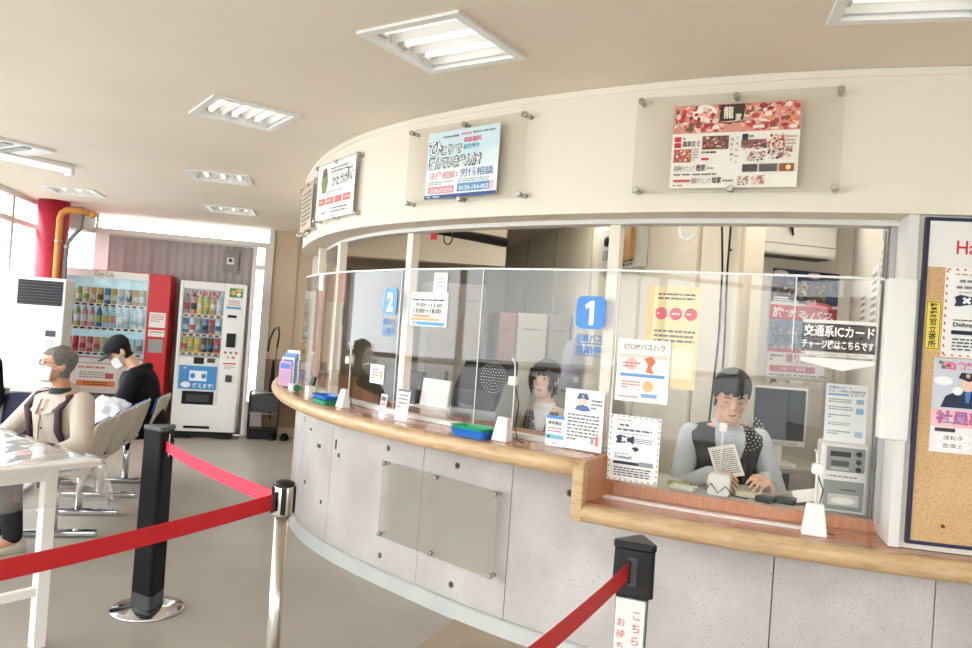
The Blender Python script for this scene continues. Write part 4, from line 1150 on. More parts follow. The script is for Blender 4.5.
for k in (-1, 1):
    rows = [(0.0, .002, .11), (.2, .002, .115), (.42, .003, .115), (.6, .014, .108), (.75, .028, .104), (.88, .042, .10), (.93, .048, .095)]
    front_patch(P, 'vest', M_VEST, [(t, min(k * a, k * b), max(k * a, k * b)) for t, a, b in rows], .02, P.t)
    col_ = [P.neck - P.sp * .02 + P.X * k * .055 - P.Y * .03, P.neck - P.sp * .045 + P.X * k * .01 - P.Y * .098, P.neck - P.sp * .10 + P.X * k * .04 - P.Y * .118, P.neck - P.sp * .055 + P.X * k * .078 - P.Y * .08]
    obj('shirt_collar', MB().prism(col_, [v - P.Y * .008 for v in col_]), M_SHIRTW, P.t)
obj('collar_band', MB().loft([(P.neck - P.sp * .075, P.X * .088, P.Y * .082), (P.neck - P.sp * .04, P.X * .082, P.Y * .078), (P.neck - P.sp * .012, P.X * .066, P.Y * .066), (P.neck + P.sp * .012, P.X * .06, P.Y * .061)], 22), M_SHIRTW, P.t)
M_HW = mat('hair_darkbrown', (38, 28, 26), .45, spec=.25, noise=.3, nscale=50, bump=.4, bscale=90)
hr = P.hair(M_HW, .026, -.02, -.10, .011, True, 1.0, -.05)
H = P.HM
for k, ln in ((-1, -.10), (1, -.115)):
    obj('hair_lock', MB().tube([H @ Vector((k * .05, -.088, .06)), H @ Vector((k * .072, -.072, .01)), H @ Vector((k * .078, -.058, -.05)), H @ Vector((k * .068, -.055, ln))], [.016, .014, .011, .004], 8), M_HW, hr)
rr = random.Random(5)
for i in range(9):
    x = -.042 + .0105 * i
    obj('bang', MB().tube([H @ Vector((x * .8, -.088, .075)), H @ Vector((x, -.1, .045)), H @ Vector((x * 1.1, -.099, .020 + .006 * rr.random()))], [.009, .008, .003], 6), M_HW, hr)

# ---- ticket clerk at the lower counter: man reading a paper
mpos = Vector((1.205, 3.76, 0))
P = Person('seated clerk in dark knitted vest and pale shirt reading a paper at the lower counter', mpos, rad(-6), .605, .16, .49, .195, 1.0, (rad(24), 0, rad(-4)), 1.0, M_SKIN, .30)
P.build_head(P.body)
tr = legs(P, {-1: (-.12, -.36, .58), 1: (.12, -.36, .58)}, {-1: (-.12, -.20, .09), 1: (.12, -.20, .09)}, {-1: (-.12, -.34, .03), 1: (.12, -.34, .03)}, None, mat('shoe_dark', (40, 40, 44), .6))
arms = {}
for k, wr, hint in ((-1, (-.12, -.38, .885), (-.55, .5, -1)), (1, (.12, -.38, .88), (.6, .5, -1))): arms[k] = P.arm_pts(k, wr, hint)
for k in (-1, 1):
    a, e, wv = arms[k]; P.body.cap(a, .05, e, .04); P.body.cap(e, .04, wv, .028); hand(P.body, wv, Vector((-k * .42, -.8, .06)), Vector((k * .45, -.1, 1)), -k, 1.0, .45)
P.body.loft(P.torso_rings(-.012), 20)
P.finish(.005); P.face((26, 22, 22), True, True, True)
sh_ = MB(); sh_.loft(P.torso_rings(.006, -.14, .97), 22)
for k in (-1, 1):
    a, e, wv = arms[k]; sh_.cap(a, .06, e, .052); sh_.cap(e, .052, wv, .038)
remeshed('shirt', sh_, .009, mat('shirt_paleblue', (196, 204, 214), .75, noise=.03, nscale=20), P.t, 5)
remeshed('trousers', tr, .011, mat('trousers_black', (26, 26, 30), .9), P.t, 4)
vb = MB(); vb.loft(P.torso_rings(.024, -.14, .97, 1.0), 26)
vt = remeshed('vest', vb, .009, weave('vest_knit', (26, 26, 29), (56, 56, 60), 26), P.t, 5)
front_patch(P, 'shirt_front', mat('shirt_paleblue', (196, 204, 214)), [(.56, -.006, .006), (.66, -.03, .03), (.76, -.052, .052), (.86, -.068, .068), (.95, -.07, .07), (1.0, -.062, .062)], .046, P.t)
for k in (-1, 1):
    rows = [(.55, .0, .11), (.66, .028, .135), (.76, .052, .145), (.84, .066, .14), (.9, .072, .125), (.95, .07, .10)]
    front_patch(P, 'vest_strap', weave('vest_knit', (26, 26, 29), (56, 56, 60), 26), [(t, min(k * a, k * b), max(k * a, k * b)) for t, a, b in rows], .03, P.t)
    col_ = [P.neck - P.sp * .01 + P.X * k * .055 - P.Y * .03, P.neck - P.sp * .035 + P.X * k * .012 - P.Y * .10, P.neck - P.sp * .10 + P.X * k * .05 - P.Y * .13, P.neck - P.sp * .05 + P.X * k * .082 - P.Y * .085]
    obj('shirt_collar', MB().prism(col_, [v - P.Y * .008 for v in col_]), mat('shirt_paleblue', (196, 204, 214)), P.t)
P.hair(mat('hair_black', (22, 20, 20), .45, spec=.25, noise=.3, nscale=60, bump=.4, bscale=90), .040, -.008, -.075, .014, True)
obj('collar_band', MB().loft([(P.neck - P.sp * .075, P.X * .088, P.Y * .082), (P.neck - P.sp * .04, P.X * .082, P.Y * .078), (P.neck - P.sp * .012, P.X * .066, P.Y * .066), (P.neck + P.sp * .012, P.X * .06, P.Y * .061)], 22), mat('shirt_paleblue', (196, 204, 214)), P.t)
# the paper he reads
wp = [arms[k][2] for k in (-1, 1)]
pm = Matrix.Translation(mpos) @ Matrix.Rotation(rad(-6), 4, 'Z')
pc_ = pm @ Vector((-.045, -.44, .885))
pa = obj('paper_sheet', MB().box(-.055, -.0008, 0, .065, .0008, .16), M_PAPER, None, pc_, rad(-10)); pa.rotation_euler = (rad(-38), rad(-14), rad(-6))
tag(pa, 'white sheet of paper held by the clerk in the knitted vest', 'paper')
prints(pa, .12, .16, [('l', .1, .1, .9, .9, 12, (120, 120, 124))], y0=-.0008, x0=-.055)

# ================================================================== AIR CONDITIONER, PIPES
ap = R2(-2.58, 8.15)
ac = thing('air_conditioner', 'tall white floor-standing air conditioner in front of the red pillar', 'air conditioner', (ap.x, ap.y, 0), RA)
obj('cabinet', MB().box(-.225, 0, .03, .225, .28, 1.67), M_WHITEMET, ac, bevel=.008)
obj('plinth', MB().box(-.215, .01, 0, .215, .27, .03), M_DGREY, ac)
gr = obj('grille', MB().box(-.195, -.006, 1.40, .20, -.0005, 1.64), M_BLACK, ac)
for i in range(8): obj('louver', MB().box(-.19, -.014, 1.41 + i * .029, .195, -.0065, 1.418 + i * .029), M_DGREY, gr)
obj('front_panel', MB().box(-.215, -.004, .08, .215, -.0005, 1.37), M_WHITE, ac, bevel=.002)
cpn = obj('control_panel', MB().box(.075, -.009, 1.10, .165, -.0045, 1.16), M_DGREY, ac)
lbl = obj('label_sheet', MB().box(.07, -.0065, .93, .16, -.0045, 1.085), M_PAPER, ac)
prints(lbl, .09, .155, [('l', .1, .08, .9, .6, 6, (120, 120, 120))], y0=-.0065, x0=.07, ztop=1.085)
obj('badge', MB().box(-.05, -.0055, .74, -.03, -.0042, .75), M_GREY, ac)

pb = R2(-2.60, 8.58)
def lp(x, y, z): return (x, y, z)
pp = R2(-2.59, 8.60); pe = R2(-2.30, 8.9)
M_OR = mat('pipe_orange', (206, 140, 62), .5, noise=.08, nscale=12)
po = obj('pipe', MB().tube([(0, 0, 0), (0, 0, 2.30), (.01, .01, 2.36), (.05, .02, 2.395), (.15, .05, 2.40), (.27, .085, 2.38)], .032, 14), M_OR, None, (pp.x, pp.y, 0)); tag(po, 'orange insulated pipe bending from the red pillar to the beam', 'pipe')
for z in (.6, 1.3, 2.06): obj('pipe_clamp', MB().lathe([(.036, z), (.036, z + .02)], 14), M_ALU, po)
obj('end_flange', MB().ell((.28, .09, 2.375), .05, .035, .04), M_OR, po)
gp = R2(-2.515, 8.62)
go = obj('hose', MB().tube([(0, 0, 0), (0, 0, 1.98), (.01, .0, 2.06), (.06, .01, 2.14), (.12, .02, 2.22), (.13, .02, 2.36)], .022, 12), mat('hose_grey', (120, 118, 116), .6, noise=.05), None, (gp.x, gp.y, 0)); tag(go, 'grey flexible hose next to the orange pipe', 'hose')
obj('hose_joint', MB().lathe([(.028, 2.0), (.028, 2.04)], 12), M_ALU, go)

# ================================================================== VENDING MACHINES
def can(name, label, loc, col1, col2, h, r, bottle, group):
    o_ = MB()
    if bottle: prof = [(r * .9, 0), (r, .006), (r, h * .62), (r * .8, h * .74), (r * .42, h * .86), (r * .40, h * .9)]
    else: prof = [(r * .88, 0), (r, .008), (r, h - .01), (r * .9, h - .003)]
    o = obj(name, o_.lathe(prof, 12), mat('drink_%02x%02x%02x' % col1, col1, .35, noise=.12, nscale=40), None, loc)
    tag(o, label, 'drink', group)
    obj('label_band', MB().lathe([(r * 1.015, h * .22), (r * 1.015, h * .55)], 12), mat('drink_%02x%02x%02x' % col2, col2, .4, noise=.3, nscale=60), o)
    if bottle: obj('cap', MB().lathe([(r * .46, h * .9), (r * .46, h)], 10), mat('drink_%02x%02x%02x' % col2, col2, .4, noise=.3, nscale=60), o)
    return o
NAMES = {(212, 196, 84): 'yellow', (196, 176, 70): 'gold', (150, 182, 96): 'green', (96, 132, 84): 'dark green', (222, 214, 196): 'cream', (206, 150, 90): 'orange', (58, 112, 172): 'blue', (214, 222, 226): 'white', (186, 60, 66): 'red', (214, 142, 142): 'pink', (120, 74, 52): 'brown', (178, 212, 226): 'pale blue', (60, 58, 62): 'black', (150, 150, 152): 'silver'}
YE, GO, GN, DG, CR, OG, BL, WH, RD, PK, BR, PB, BK, SI = NAMES.keys()
E1 = Vector((cos(RA), sin(RA), 0)); E2 = Vector((-sin(RA), cos(RA), 0))

# red machine: local x along e1 from its front left corner, y into it
RW, RH, RD_ = 1.19, 1.83, .35
rv = R2(-2.75, 9.10)
vm = thing('vending_machine', 'red vending machine with three rows of drinks behind the slumped person', 'vending machine', (rv.x, rv.y, 0), RA)
M_RSIDE = M_RED
obj('cabinet', MB().box(0, .12, .06, RW, RD_, RH).box(0, 0, .06, .05, .12, RH).box(.96, 0, .06, RW, .12, RH).box(.05, 0, .06, .96, .12, .86).box(.05, 0, 1.765, .96, .12, RH), M_RED, vm, bevel=.006)
obj('header', MB().box(.055, -.006, 1.745, .955, -.0005, RH - .006), M_WHITE, vm)
obj('display_back', MB().box(.051, .112, .861, .959, .119, 1.764), mat('display_blue', (168, 205, 214), .5, noise=.12, nscale=9, emit=.35), vm)
for z in (.92, 1.20, 1.46):
    sf = obj('shelf', MB().box(.052, .004, z - .035, .958, .111, z), M_WHITE, vm)
    for i in range(12): obj('button', MB().box(.075 + i * .073, -.002, z - .028, .118 + i * .073, .0035, z - .010), M_BLACK, sf)
fp = obj('front_panel', MB().box(.051, -.004, .30, .957, -.0005, .855), mat('panel_white', (226, 224, 222), .4), vm)
ad = obj('notice_panel', MB().box(.28, -.009, .53, .70, -.0045, .80), M_PAPER, vm)
prints(ad, .42, .27, [('r', 0, .0, 1, .03, (150, 146, 146)), ('l', .06, .1, .95, .26, 1, (196, 120, 128)), ('l', .1, .34, .75, .62, 3, (150, 150, 156)), ('r', .72, .40, .92, .62, (196, 90, 104)), ('r', .03, .72, .97, .95, (232, 138, 78)), ('l', .2, .75, .8, .92, 2, (90, 44, 30))], y0=-.009, x0=.28, ztop=.80)
tr_ = obj('delivery_tray', MB().box(.10, -.008, .33, .90, -.0045, .47), M_DGREY, vm)
obj('flap', MB().box(.14, -.012, .35, .86, -.0085, .45), mat('flap_grey', (130, 138, 140), .3), tr_)
obj('money_panel', MB().box(1.0, -.006, .95, 1.15, -.0005, 1.10), M_GREY, vm)
sl = obj('notice_sheet', MB().box(.99, -.004, 1.13, 1.16, -.0005, 1.40), M_PAPER, vm)
prints(sl, .17, .27, [('l', .1, .06, .9, .4, 4, (200, 120, 120)), ('r', .0, .62, 1, .72, (206, 60, 66)), ('l', .1, .76, .9, .95, 2, (120, 120, 120))], y0=-.004, x0=.99, ztop=1.40)
hdr = [c for c in vm.children if c.name.startswith('header')][0]
prints(hdr, .90, .079, [('t', .38, .18, .60, .85, 'Coca-Cola', (150, 130, 132), .012)], y0=-.006, x0=.055, ztop=RH - .006)
obj('glass_front', MB().box(.051, -.003, .861, .957, -.0012, 1.744), M_GLASS, vm)
for a in (.06, RW - .12): obj('foot', MB().box(a, .03, 0, a + .06, .30, .06), M_BLACK, vm)
ROWS = [(1.46, .19, [(YE, YE, 1), (WH, YE, 1), (GN, CR, 0), (CR, GN, 0), (OG, CR, 0), (GO, BR, 0), (BL, PB, 0), (GO, CR, 0), (SI, BL, 0), (SI, BK, 0), (OG, CR, 0), (GN, WH, 0)], 'top'),
        (1.20, .22, [(RD, BK, 1), (RD, BK, 1), (GN, WH, 1), (PK, WH, 1), (PK, CR, 1), (BL, GN, 1), (PB, GO, 1), (PB, PK, 1), (PB, WH, 1), (PB, WH, 1), (WH, PB, 1), (WH, PB, 1)], 'middle'),
        (.92, .17, [(CR, OG, 0), (RD, CR, 0), (RD, RD, 0), (PK, RD, 0), (RD, PK, 0), (OG, RD, 0), (GN, YE, 0), (YE, PK, 0), (BL, WH, 0), (BL, SI, 0), (PB, WH, 0), (PB, SI, 0)], 'bottom')]
for z, h, lst, nm in ROWS:
    for i, (a, b, bt) in enumerate(lst):
        q = rv + E1 * (.095 + i * .073) + E2 * .055
        kind = 'bottle' if bt else 'can'
        can('drink_' + kind, '%s drink %s with %s band in the red machine\'s %s row' % (NAMES[a], kind, NAMES[b], nm), (q.x, q.y, z), a, b, h + .015 if bt else min(h, .175), .0315, bt, 'drinks in the red vending machine')

# white machine
WW, WH_, WD = .70, 1.79, .335
wv0 = R2(-1.465, 9.14)
vw = thing('vending_machine', 'white vending machine with blue sign panel next to the red one', 'vending machine', (wv0.x, wv0.y, 0), RA)
obj('cabinet', MB().box(0, .11, .08, WW, WD, WH_).box(0, 0, .08, .04, .11, WH_).box(.48, 0, .08, WW, .11, WH_).box(.04, 0, .08, .48, .11, .93).box(.04, 0, 1.70, .48, .11, WH_), M_WHITEMET, vw, bevel=.006)
obj('display_back', MB().box(.041, .100, .931, .479, .109, 1.699), mat('display_grey', (170, 176, 176), .5, noise=.1, nscale=9, emit=.25), vw)
for z in (.985, 1.20, 1.42):
    sf = obj('shelf', MB().box(.042, .004, z - .035, .478, .099, z), M_WHITE, vw)
    obj('price_strip', MB().box(.045, -.001, z - .012, .475, .0035, z - .001), mat('price_orange', (224, 176, 112), .5), sf)
    for i in range(6): obj('button', MB().box(.06 + i * .07, -.002, z - .032, .10 + i * .07, .0035, z - .016), M_BLACK, sf)
kg = obj('brand_strip', MB().box(.12, .09, 1.60, .42, .097, 1.69), mat('display_grey', (170, 176, 176)), vw)
prints(kg, .30, .09, [('t', .0, .05, 1, .95, 'KIRIN', (206, 44, 56), .02)], y0=.09, x0=.12, ztop=1.69)
obj('glass_front', MB().box(.041, -.003, .931, .479, -.0012, 1.699), M_GLASS, vw)
bl = obj('sign_panel', MB().box(.05, -.008, .56, .46, -.0005, .84), mat('sign_blue', (62, 142, 206), .45), vw)
prints(bl, .41, .28, [('r', .0, .0, 1, .045, (222, 228, 230)), ('l', .12, .1, .9, .2, 1, (236, 244, 248)), ('r', .28, .24, .74, .66, (224, 240, 248)), ('r', .44, .28, .60, .62, (244, 246, 246)), ('c', .37, .45, .07, (62, 142, 206)), ('c', .66, .45, .07, (62, 142, 206)), ('e', .2, .82, .13, .12, (236, 244, 248)), ('t', .38, .74, .92, .94, '使えます!', (240, 246, 250), .015)], y0=-.008, x0=.05, ztop=.84)
obj('bill_slot', MB().box(.20, -.012, .85, .31, -.0005, .925), M_BLACK, vw, bevel=.004)
obj('coin_display', MB().box(.345, -.008, .87, .43, -.0005, .92), M_DGREY, vw)
dt = obj('delivery_tray', MB().box(.10, -.010, .39, .44, -.0005, .54), M_BLACK, vw, bevel=.003)
obj('flap', MB().box(.15, -.013, .42, .39, -.0105, .50), mat('flap_dark', (58, 62, 66), .35), dt)
obj('lower_door', MB().box(.01, -.006, .10, WW - .01, -.0005, .365), M_WHITEMET, vw, bevel=.002)
obj('vent_recess', MB().box(.14, -.009, .115, .42, -.0065, .145), M_BLACK, vw)
obj('card_reader', MB().box(.535, -.014, 1.06, .635, -.0005, 1.22), M_BLACK, vw, bevel=.012)
obj('price_display', MB().box(.53, -.006, 1.40, .63, -.0005, 1.43), M_BLACK, vw)
st1 = obj('sticker', MB().box(.51, -.004, 1.50, .67, -.0005, 1.63), M_PAPER, vw)
prints(st1, .16, .13, [('r', 0, .78, 1, 1, (98, 170, 214)), ('l', .1, .2, .9, .7, 3, (196, 120, 110))], y0=-.004, x0=.51, ztop=1.63)
st2 = obj('sticker', MB().box(.535, -.004, 1.635, .68, -.0005, 1.74), mat('sticker_green', (64, 146, 82), .5), vw)
prints(st2, .145, .105, [('c', .3, .5, .2, (236, 176, 64)), ('r', .5, .1, .95, .35, (238, 214, 80)), ('c', .7, .65, .17, (238, 238, 226))], y0=-.004, x0=.535, ztop=1.74)
for a_, b_, c_ in ((.52, .985, (206, 70, 70)), (.58, .985, (80, 160, 90)), (.64, .985, (206, 70, 70)), (.55, .93, (180, 180, 184)), (.61, .93, (206, 90, 90))):
    obj('sticker', MB().box(a_, -.003, b_, a_ + .03, -.0005, b_ + .025), ink(c_), vw)
obj('coin_return', MB().box(.555, -.010, .66, .625, -.0005, .74), M_DGREY, vw, bevel=.004)
nt_ = obj('sticker', MB().box(.52, -.003, .80, .66, -.0005, .88), M_PAPER, vw)
prints(nt_, .14, .08, [('r', 0, 0, 1, .2, (200, 70, 90)), ('l', .1, .35, .9, .9, 3, (150, 150, 150))], y0=-.003, x0=.52, ztop=.88)
for a in (.05, WW - .2): obj('foot', MB().box(a, .01, 0, a + .15, .2, .03), M_BLACK, vw)
obj('leveller', MB().box(.03, .05, .03, WW - .03, .32, .08), M_BLACK, vw)
WR = [(1.42, .21, [(SI, RD, 1), (PK, BK, 1), (YE, CR, 1), (GN, YE, 1), (OG, CR, 1), (PB, WH, 1)], 'top'),
      (1.20, .17, [(BL, PB, 0), (WH, RD, 0), (SI, PB, 0), (BL, BK, 0), (RD, BR, 0), (PB, BL, 0)], 'middle'),
      (.985, .17, [(GO, RD, 0), (GO, GN, 0), (YE, GO, 0), (BK, SI, 0), (BK, BL, 0), (RD, SI, 0)], 'bottom')]
for z, h, lst, nm in WR:
    for i, (a, b, bt) in enumerate(lst):
        q = wv0 + E1 * (.08 + i * .07) + E2 * .05
        kind = 'bottle' if bt else 'can'
        can('drink_' + kind, '%s drink %s with %s band in the white machine\'s %s row' % (NAMES[a], kind, NAMES[b], nm), (q.x, q.y, z), a, b, h + .01 if bt else .165, .0315, bt, 'drinks in the white vending machine')

# controller panel on the curtain, bin, umbrella rack, slippers
q = R2(-.98, V1 - .135)
tp = obj('wall_controller', MB().box(-.09, 0, 0, .09, .02, .26), mat('panel_grey', (150, 146, 142), .6, noise=.03), None, (q.x, q.y, 1.93), RA); tag(tp, 'small grey panel with a white controller above the white vending machine', 'control panel')
ctl = obj('controller', MB().box(-.04, -.012, .10, .04, -.0005, .18), M_WHITE, tp, bevel=.003); obj('screen', MB().box(-.02, -.0135, .13, .02, -.0122, .165), M_DGREY, ctl)
q = R2(-.47, 9.34)
ur = thing('umbrella_stand', 'dark umbrella stand between the white vending machine and the tan wall', 'umbrella stand', (q.x, q.y, 0), RA)
obj('lower_tray', MB().rbox(-.17, -.1, 0, .17, .1, .12, .03, 'z'), M_BLACK, ur)
for x, y in ((-.165, -.095), (.165, -.095), (-.165, .095), (.165, .095)): obj('upright', MB().tube([(x, y, .1), (x, y, .55)], .008, 8), M_DGREY, ur)
for z in (.30, .55): obj('hoop', MB().tube([(-.165, -.095, z), (.165, -.095, z), (.165, .095, z), (-.165, .095, z)], .008, 8, True), M_ALU, ur)
obj('drip_box', MB().box(-.15, -.08, .32, .15, .08, .52), M_DGREY, ur)
q2 = R2(-.40, 9.34)
um = thing('umbrella', 'black umbrella with a curved handle standing in the umbrella stand', 'umbrella', (q2.x, q2.y, .13), RA)
obj('shaft', MB().tube([(0, 0, 0), (.03, 0, .95)], .006, 8), M_DGREY, um)
obj('canopy', MB().lathe([(.006, .1), (.03, .2), (.034, .5), (.012, .8)], 12), M_BLACKMAT, um)
obj('handle', MB().tube([(.03, 0, .95), (.045, 0, 1.1), (.03, 0, 1.2), (-.02, 0, 1.16), (-.06, 0, 1.05), (-.07, 0, .9)], .011, 8), M_BLACK, um)
for i in range(2):
    q = R2(-.36 + i * .15, 9.28)
    s_ = thing('slipper', 'black slipper lying on the floor by the tan wall', 'slipper', (q.x, q.y, 0), RA + rad(8 - 16 * i), 'black slippers by the tan wall')
    obj('sole', MB().loft([(Vector((0, y, .012)), Vector((w_, 0, 0)), Vector((0, 0, .012))) for y, w_ in ((-.13, .02), (-.11, .04), (-.02, .042), (.06, .046), (.11, .035), (.125, .015))], 12), M_BLACK, s_)
    obj('upper', MB().loft([(Vector((0, y, .03)), Vector((w_, 0, 0)), Vector((0, 0, hh))) for y, w_, hh in ((-.12, .02, .015), (-.1, .042, .03), (-.03, .046, .045), (.0, .046, .05))], 14), M_BLACKMAT, s_)

# ceiling pieces at far left
q = atz = None
sl = thing('surface_lamp', 'long white batten lamp fixed to the ceiling near the left windows', 'ceiling lamp', (-3.42, 5.56, CEIL), rad(58))
obj('base', MB().box(-.62, -.05, -.035, .30, .05, -.0005), M_WHITEMET, sl, bevel=.004)
obj('tube', MB().tube([(-.58, 0, -.055), (.26, 0, -.055)], .015, 10), M_TUBE, sl)
for a in (-.605, .285): obj('end_cap', MB().box(a - .014, -.045, -.085, a + .014, .045, -.0355), M_WHITE, sl)
cg = thing('ceiling_grille', 'white square ceiling air grille beside the batten lamp', 'air grille', (-3.42, 5.08, CEIL), rad(58))
obj('frame', MB().box(-.5, -.2, -.02, .34, .2, -.0005), M_WHITE, cg)
for i in range(6): obj('slat', MB().box(-.46 + i * .12, -.15, -.028, -.40 + i * .12, .15, -.0205), M_GREY, cg)

# ================================================================== WALL BOARDS AND POSTERS
def wall_board(label, a, W, z0, z1, R, m, mids=True, dep=.045):
    t = thing('wall_board', label, 'display board', pol(R + (dr_fas(a) if z0 > 1 else 0), a, z0), wfr(a))
    h = z1 - z0
    obj('acrylic_panel', MB().box(-W / 2, -.005, 0, W / 2, 0, h), m, t)
    for x in ((-1, 0, 1) if mids else (-1, 1)):
        for zz in (.014, h - .014):
            xx = x * (W / 2 - .016)
            MM = Matrix.Translation((xx, 0, zz)) @ Matrix.Rotation(pi / 2, 4, 'X')
            so_ = obj('standoff', MB().lathe([(.0105, -dep + (.014 if x == 0 else 0)), (.0105, -.0005)], 12, mtx=MM), M_STEEL, t)
            obj('standoff_cap', MB().lathe([(.013, .0055), (.013, .015), (.010, .018)], 14, mtx=MM), M_STEEL, so_)
    return t
wall_board('clear acrylic wall board holding the restaurant poster', 245.85, .755, 2.042, 2.425, 4.42, M_BOARDACR)
wall_board('clear acrylic wall board holding the legal advice poster', 229.65, .74, 2.045, 2.424, 4.42, M_BOARDACR)
wall_board('clear acrylic wall board holding the cleanup poster', 214.3, .632, 2.04, 2.395, 4.42, M_BOARDACR)
wall_board('clear acrylic wall board at the far curve of the fascia', 203.3, .56, 2.03, 2.38, 4.42, M_BOARDACR)
wall_board('empty frosted acrylic board on the concrete counter front', 225.72, .885, .27, .69, 4.155, M_FROST, True, .03)

# restaurant poster
RDS = [(206, 74, 70), (226, 130, 116), (178, 58, 62), (238, 176, 160), (244, 226, 212), (150, 52, 50), (232, 148, 96), (116, 96, 70), (236, 206, 190)]
DRK = [(92, 70, 62), (150, 92, 84), (196, 110, 104), (226, 196, 184), (70, 58, 54)]
sheet('poster', 'restaurant poster with food photos and a dark calligraphy crest', 'poster', .463, .322, pol(4.4275, 245.88, 2.06), wfr(245.88), (243, 238, 226), [
    ('r', 0, 0, 1, .34, (214, 150, 136)),
    ('m', 0, .0, .40, .34, RDS, 46, 11, 0), ('m', .56, .0, 1, .34, RDS, 50, 12, 0), ('m', .24, .20, .72, .34, RDS, 26, 13, 0),
    ('e', .25, .10, .10, .10, (246, 240, 230)), ('p', [(.36, .01), (.58, .01), (.56, .2), (.46, .25), (.38, .21)], (56, 44, 34)),
    ('t', .405, .03, .485, .18, '龍', (246, 238, 214), .02), ('t', .50, .12, .55, .22, '家', (246, 238, 214), .02), ('l', .40, .20, .50, .23, 1, (226, 214, 180)),
    ('r', .02, .38, .075, .44, (206, 50, 54)), ('r', .02, .45, .075, .51, (206, 50, 54)), ('l', .09, .385, .24, .42, 1, (80, 70, 66)), ('t', .09, .43, .235, .50, '龍家定食', (50, 44, 42), .01),
    ('r', .25, .38, .46, .54, (110, 72, 60)), ('m', .25, .38, .46, .54, DRK, 22, 21, 0), ('l', .25, .55, .44, .60, 1, (90, 80, 76)), ('r', .25, .64, .31, .67, (214, 60, 60)),
    ('r', .02, .53, .165, .69, (190, 112, 92)), ('m', .02, .53, .165, .69, RDS, 22, 22, 0), ('l', .18, .52, .23, .68, 5, (140, 130, 126)),
    ('v', .475, .40, .50, .70, '海鮮と和牛', (84, 76, 70)), ('v', .515, .37, .54, .74, '心を込めて', (84, 76, 70)),
    ('r', .565, .37, .61, .44, (34, 42, 78)), ('l', .62, .38, .79, .42, 1, (60, 60, 80)), ('r', .56, .44, .75, .53, (120, 90, 84)), ('m', .56, .44, .77, .56, DRK, 26, 23, 0), ('m', .76, .37, .90, .55, RDS, 26, 24, 0), ('m', .60, .57, .76, .70, DRK, 22, 25, 0), ('m', .76, .54, .96, .68, DRK, 26, 26, 0), ('l', .90, .40, .98, .56, 4, (180, 160, 150)),
    ('t', .03, .73, .20, .80, '高原ダイニング', (56, 50, 46)), ('t', .21, .715, .29, .80, '檜家', (46, 40, 36), .015), ('l', .30, .745, .47, .79, 1, (150, 140, 90)), ('l', .03, .82, .52, .86, 1, (120, 116, 110)),
    ('r', .03, .90, .17, .93, (206, 90, 80)), ('t', .18, .88, .335, .95, '高原ダイニング', (56, 50, 46)), ('t', .345, .87, .42, .95, '檜家', (46, 40, 36), .015), ('l', .43, .90, .52, .94, 1, (120, 116, 110)), ('l', .03, .955, .40, .985, 1, (190, 110, 104)),
    ('r', .58, .73, .695, .82, (84, 78, 76)), ('r', .71, .73, .845, .82, (96, 92, 92)), ('r', .86, .73, .97, .82, (150, 84, 52)), ('c', .93, .775, .02, (250, 220, 150)), ('m', .54, .86, .64, .98, DRK, 16, 27, 0), ('m', .65, .86, .76, .98, RDS, 16, 28, 0)])
# legal advice poster
K_, WT = (24, 22, 26), (252, 252, 250)
sheet('poster', 'pale blue legal and labour advice poster with outlined black-and-white headline', 'poster', .452, .322, pol(4.4275, 229.63, 2.068), wfr(229.63), (220, 236, 238), [
    ('r', 0, .56, 1, .99, (242, 246, 246)), ('p', [(0, .0), (1, .0), (1, .3), (0, .58)], (206, 230, 236)),
    ('l', .22, .06, .46, .12, 1, (110, 110, 116)), ('l', .48, .045, .62, .11, 1, (214, 92, 120)), ('l', .64, .05, .95, .10, 1, (110, 110, 116)),
    ('t', .02, .13, .22, .36, 'ひ', K_, .075), ('t', .20, .20, .50, .36, 'とりで', K_, .08), ('t', .03, .365, .78, .565, '悩んでいませんか？', K_, .085),
    ('t', .03, .14, .21, .35, 'ひ', WT, .015), ('t', .215, .215, .485, .345, 'とりで', WT, .012), ('t', .045, .385, .765, .545, '悩んでいませんか？', WT, .012),
    ('t', .52, .13, .76, .21, '相談無料', (226, 84, 132), .02), ('t', .52, .23, .74, .31, '秘密厳守', (70, 160, 200), .02),
    ('t', .05, .60, .43, .71, '法律相談', (222, 130, 146), .01), ('t', .44, .63, .48, .69, 'と', (120, 120, 130), .01), ('t', .50, .585, .95, .71, '労働相談', (74, 112, 170), .01),
    ('l', .05, .74, .40, .80, 2, (150, 140, 144)), ('l', .48, .73, .90, .79, 2, (140, 150, 164)),
    ('r', .05, .82, .42, .925, (232, 140, 152)), ('t', .08, .85, .40, .91, '0138-27-0770', WT, .01), ('r', .47, .80, .96, .92, (96, 150, 196)), ('t', .50, .84, .90, .90, '0120-154-052', WT, .012), ('r', .91, .80, .96, .92, (238, 190, 206)),
    ('r', 0, .945, 1, 1, (48, 78, 136)), ('l', .03, .955, .97, .99, 1, (214, 226, 240))])
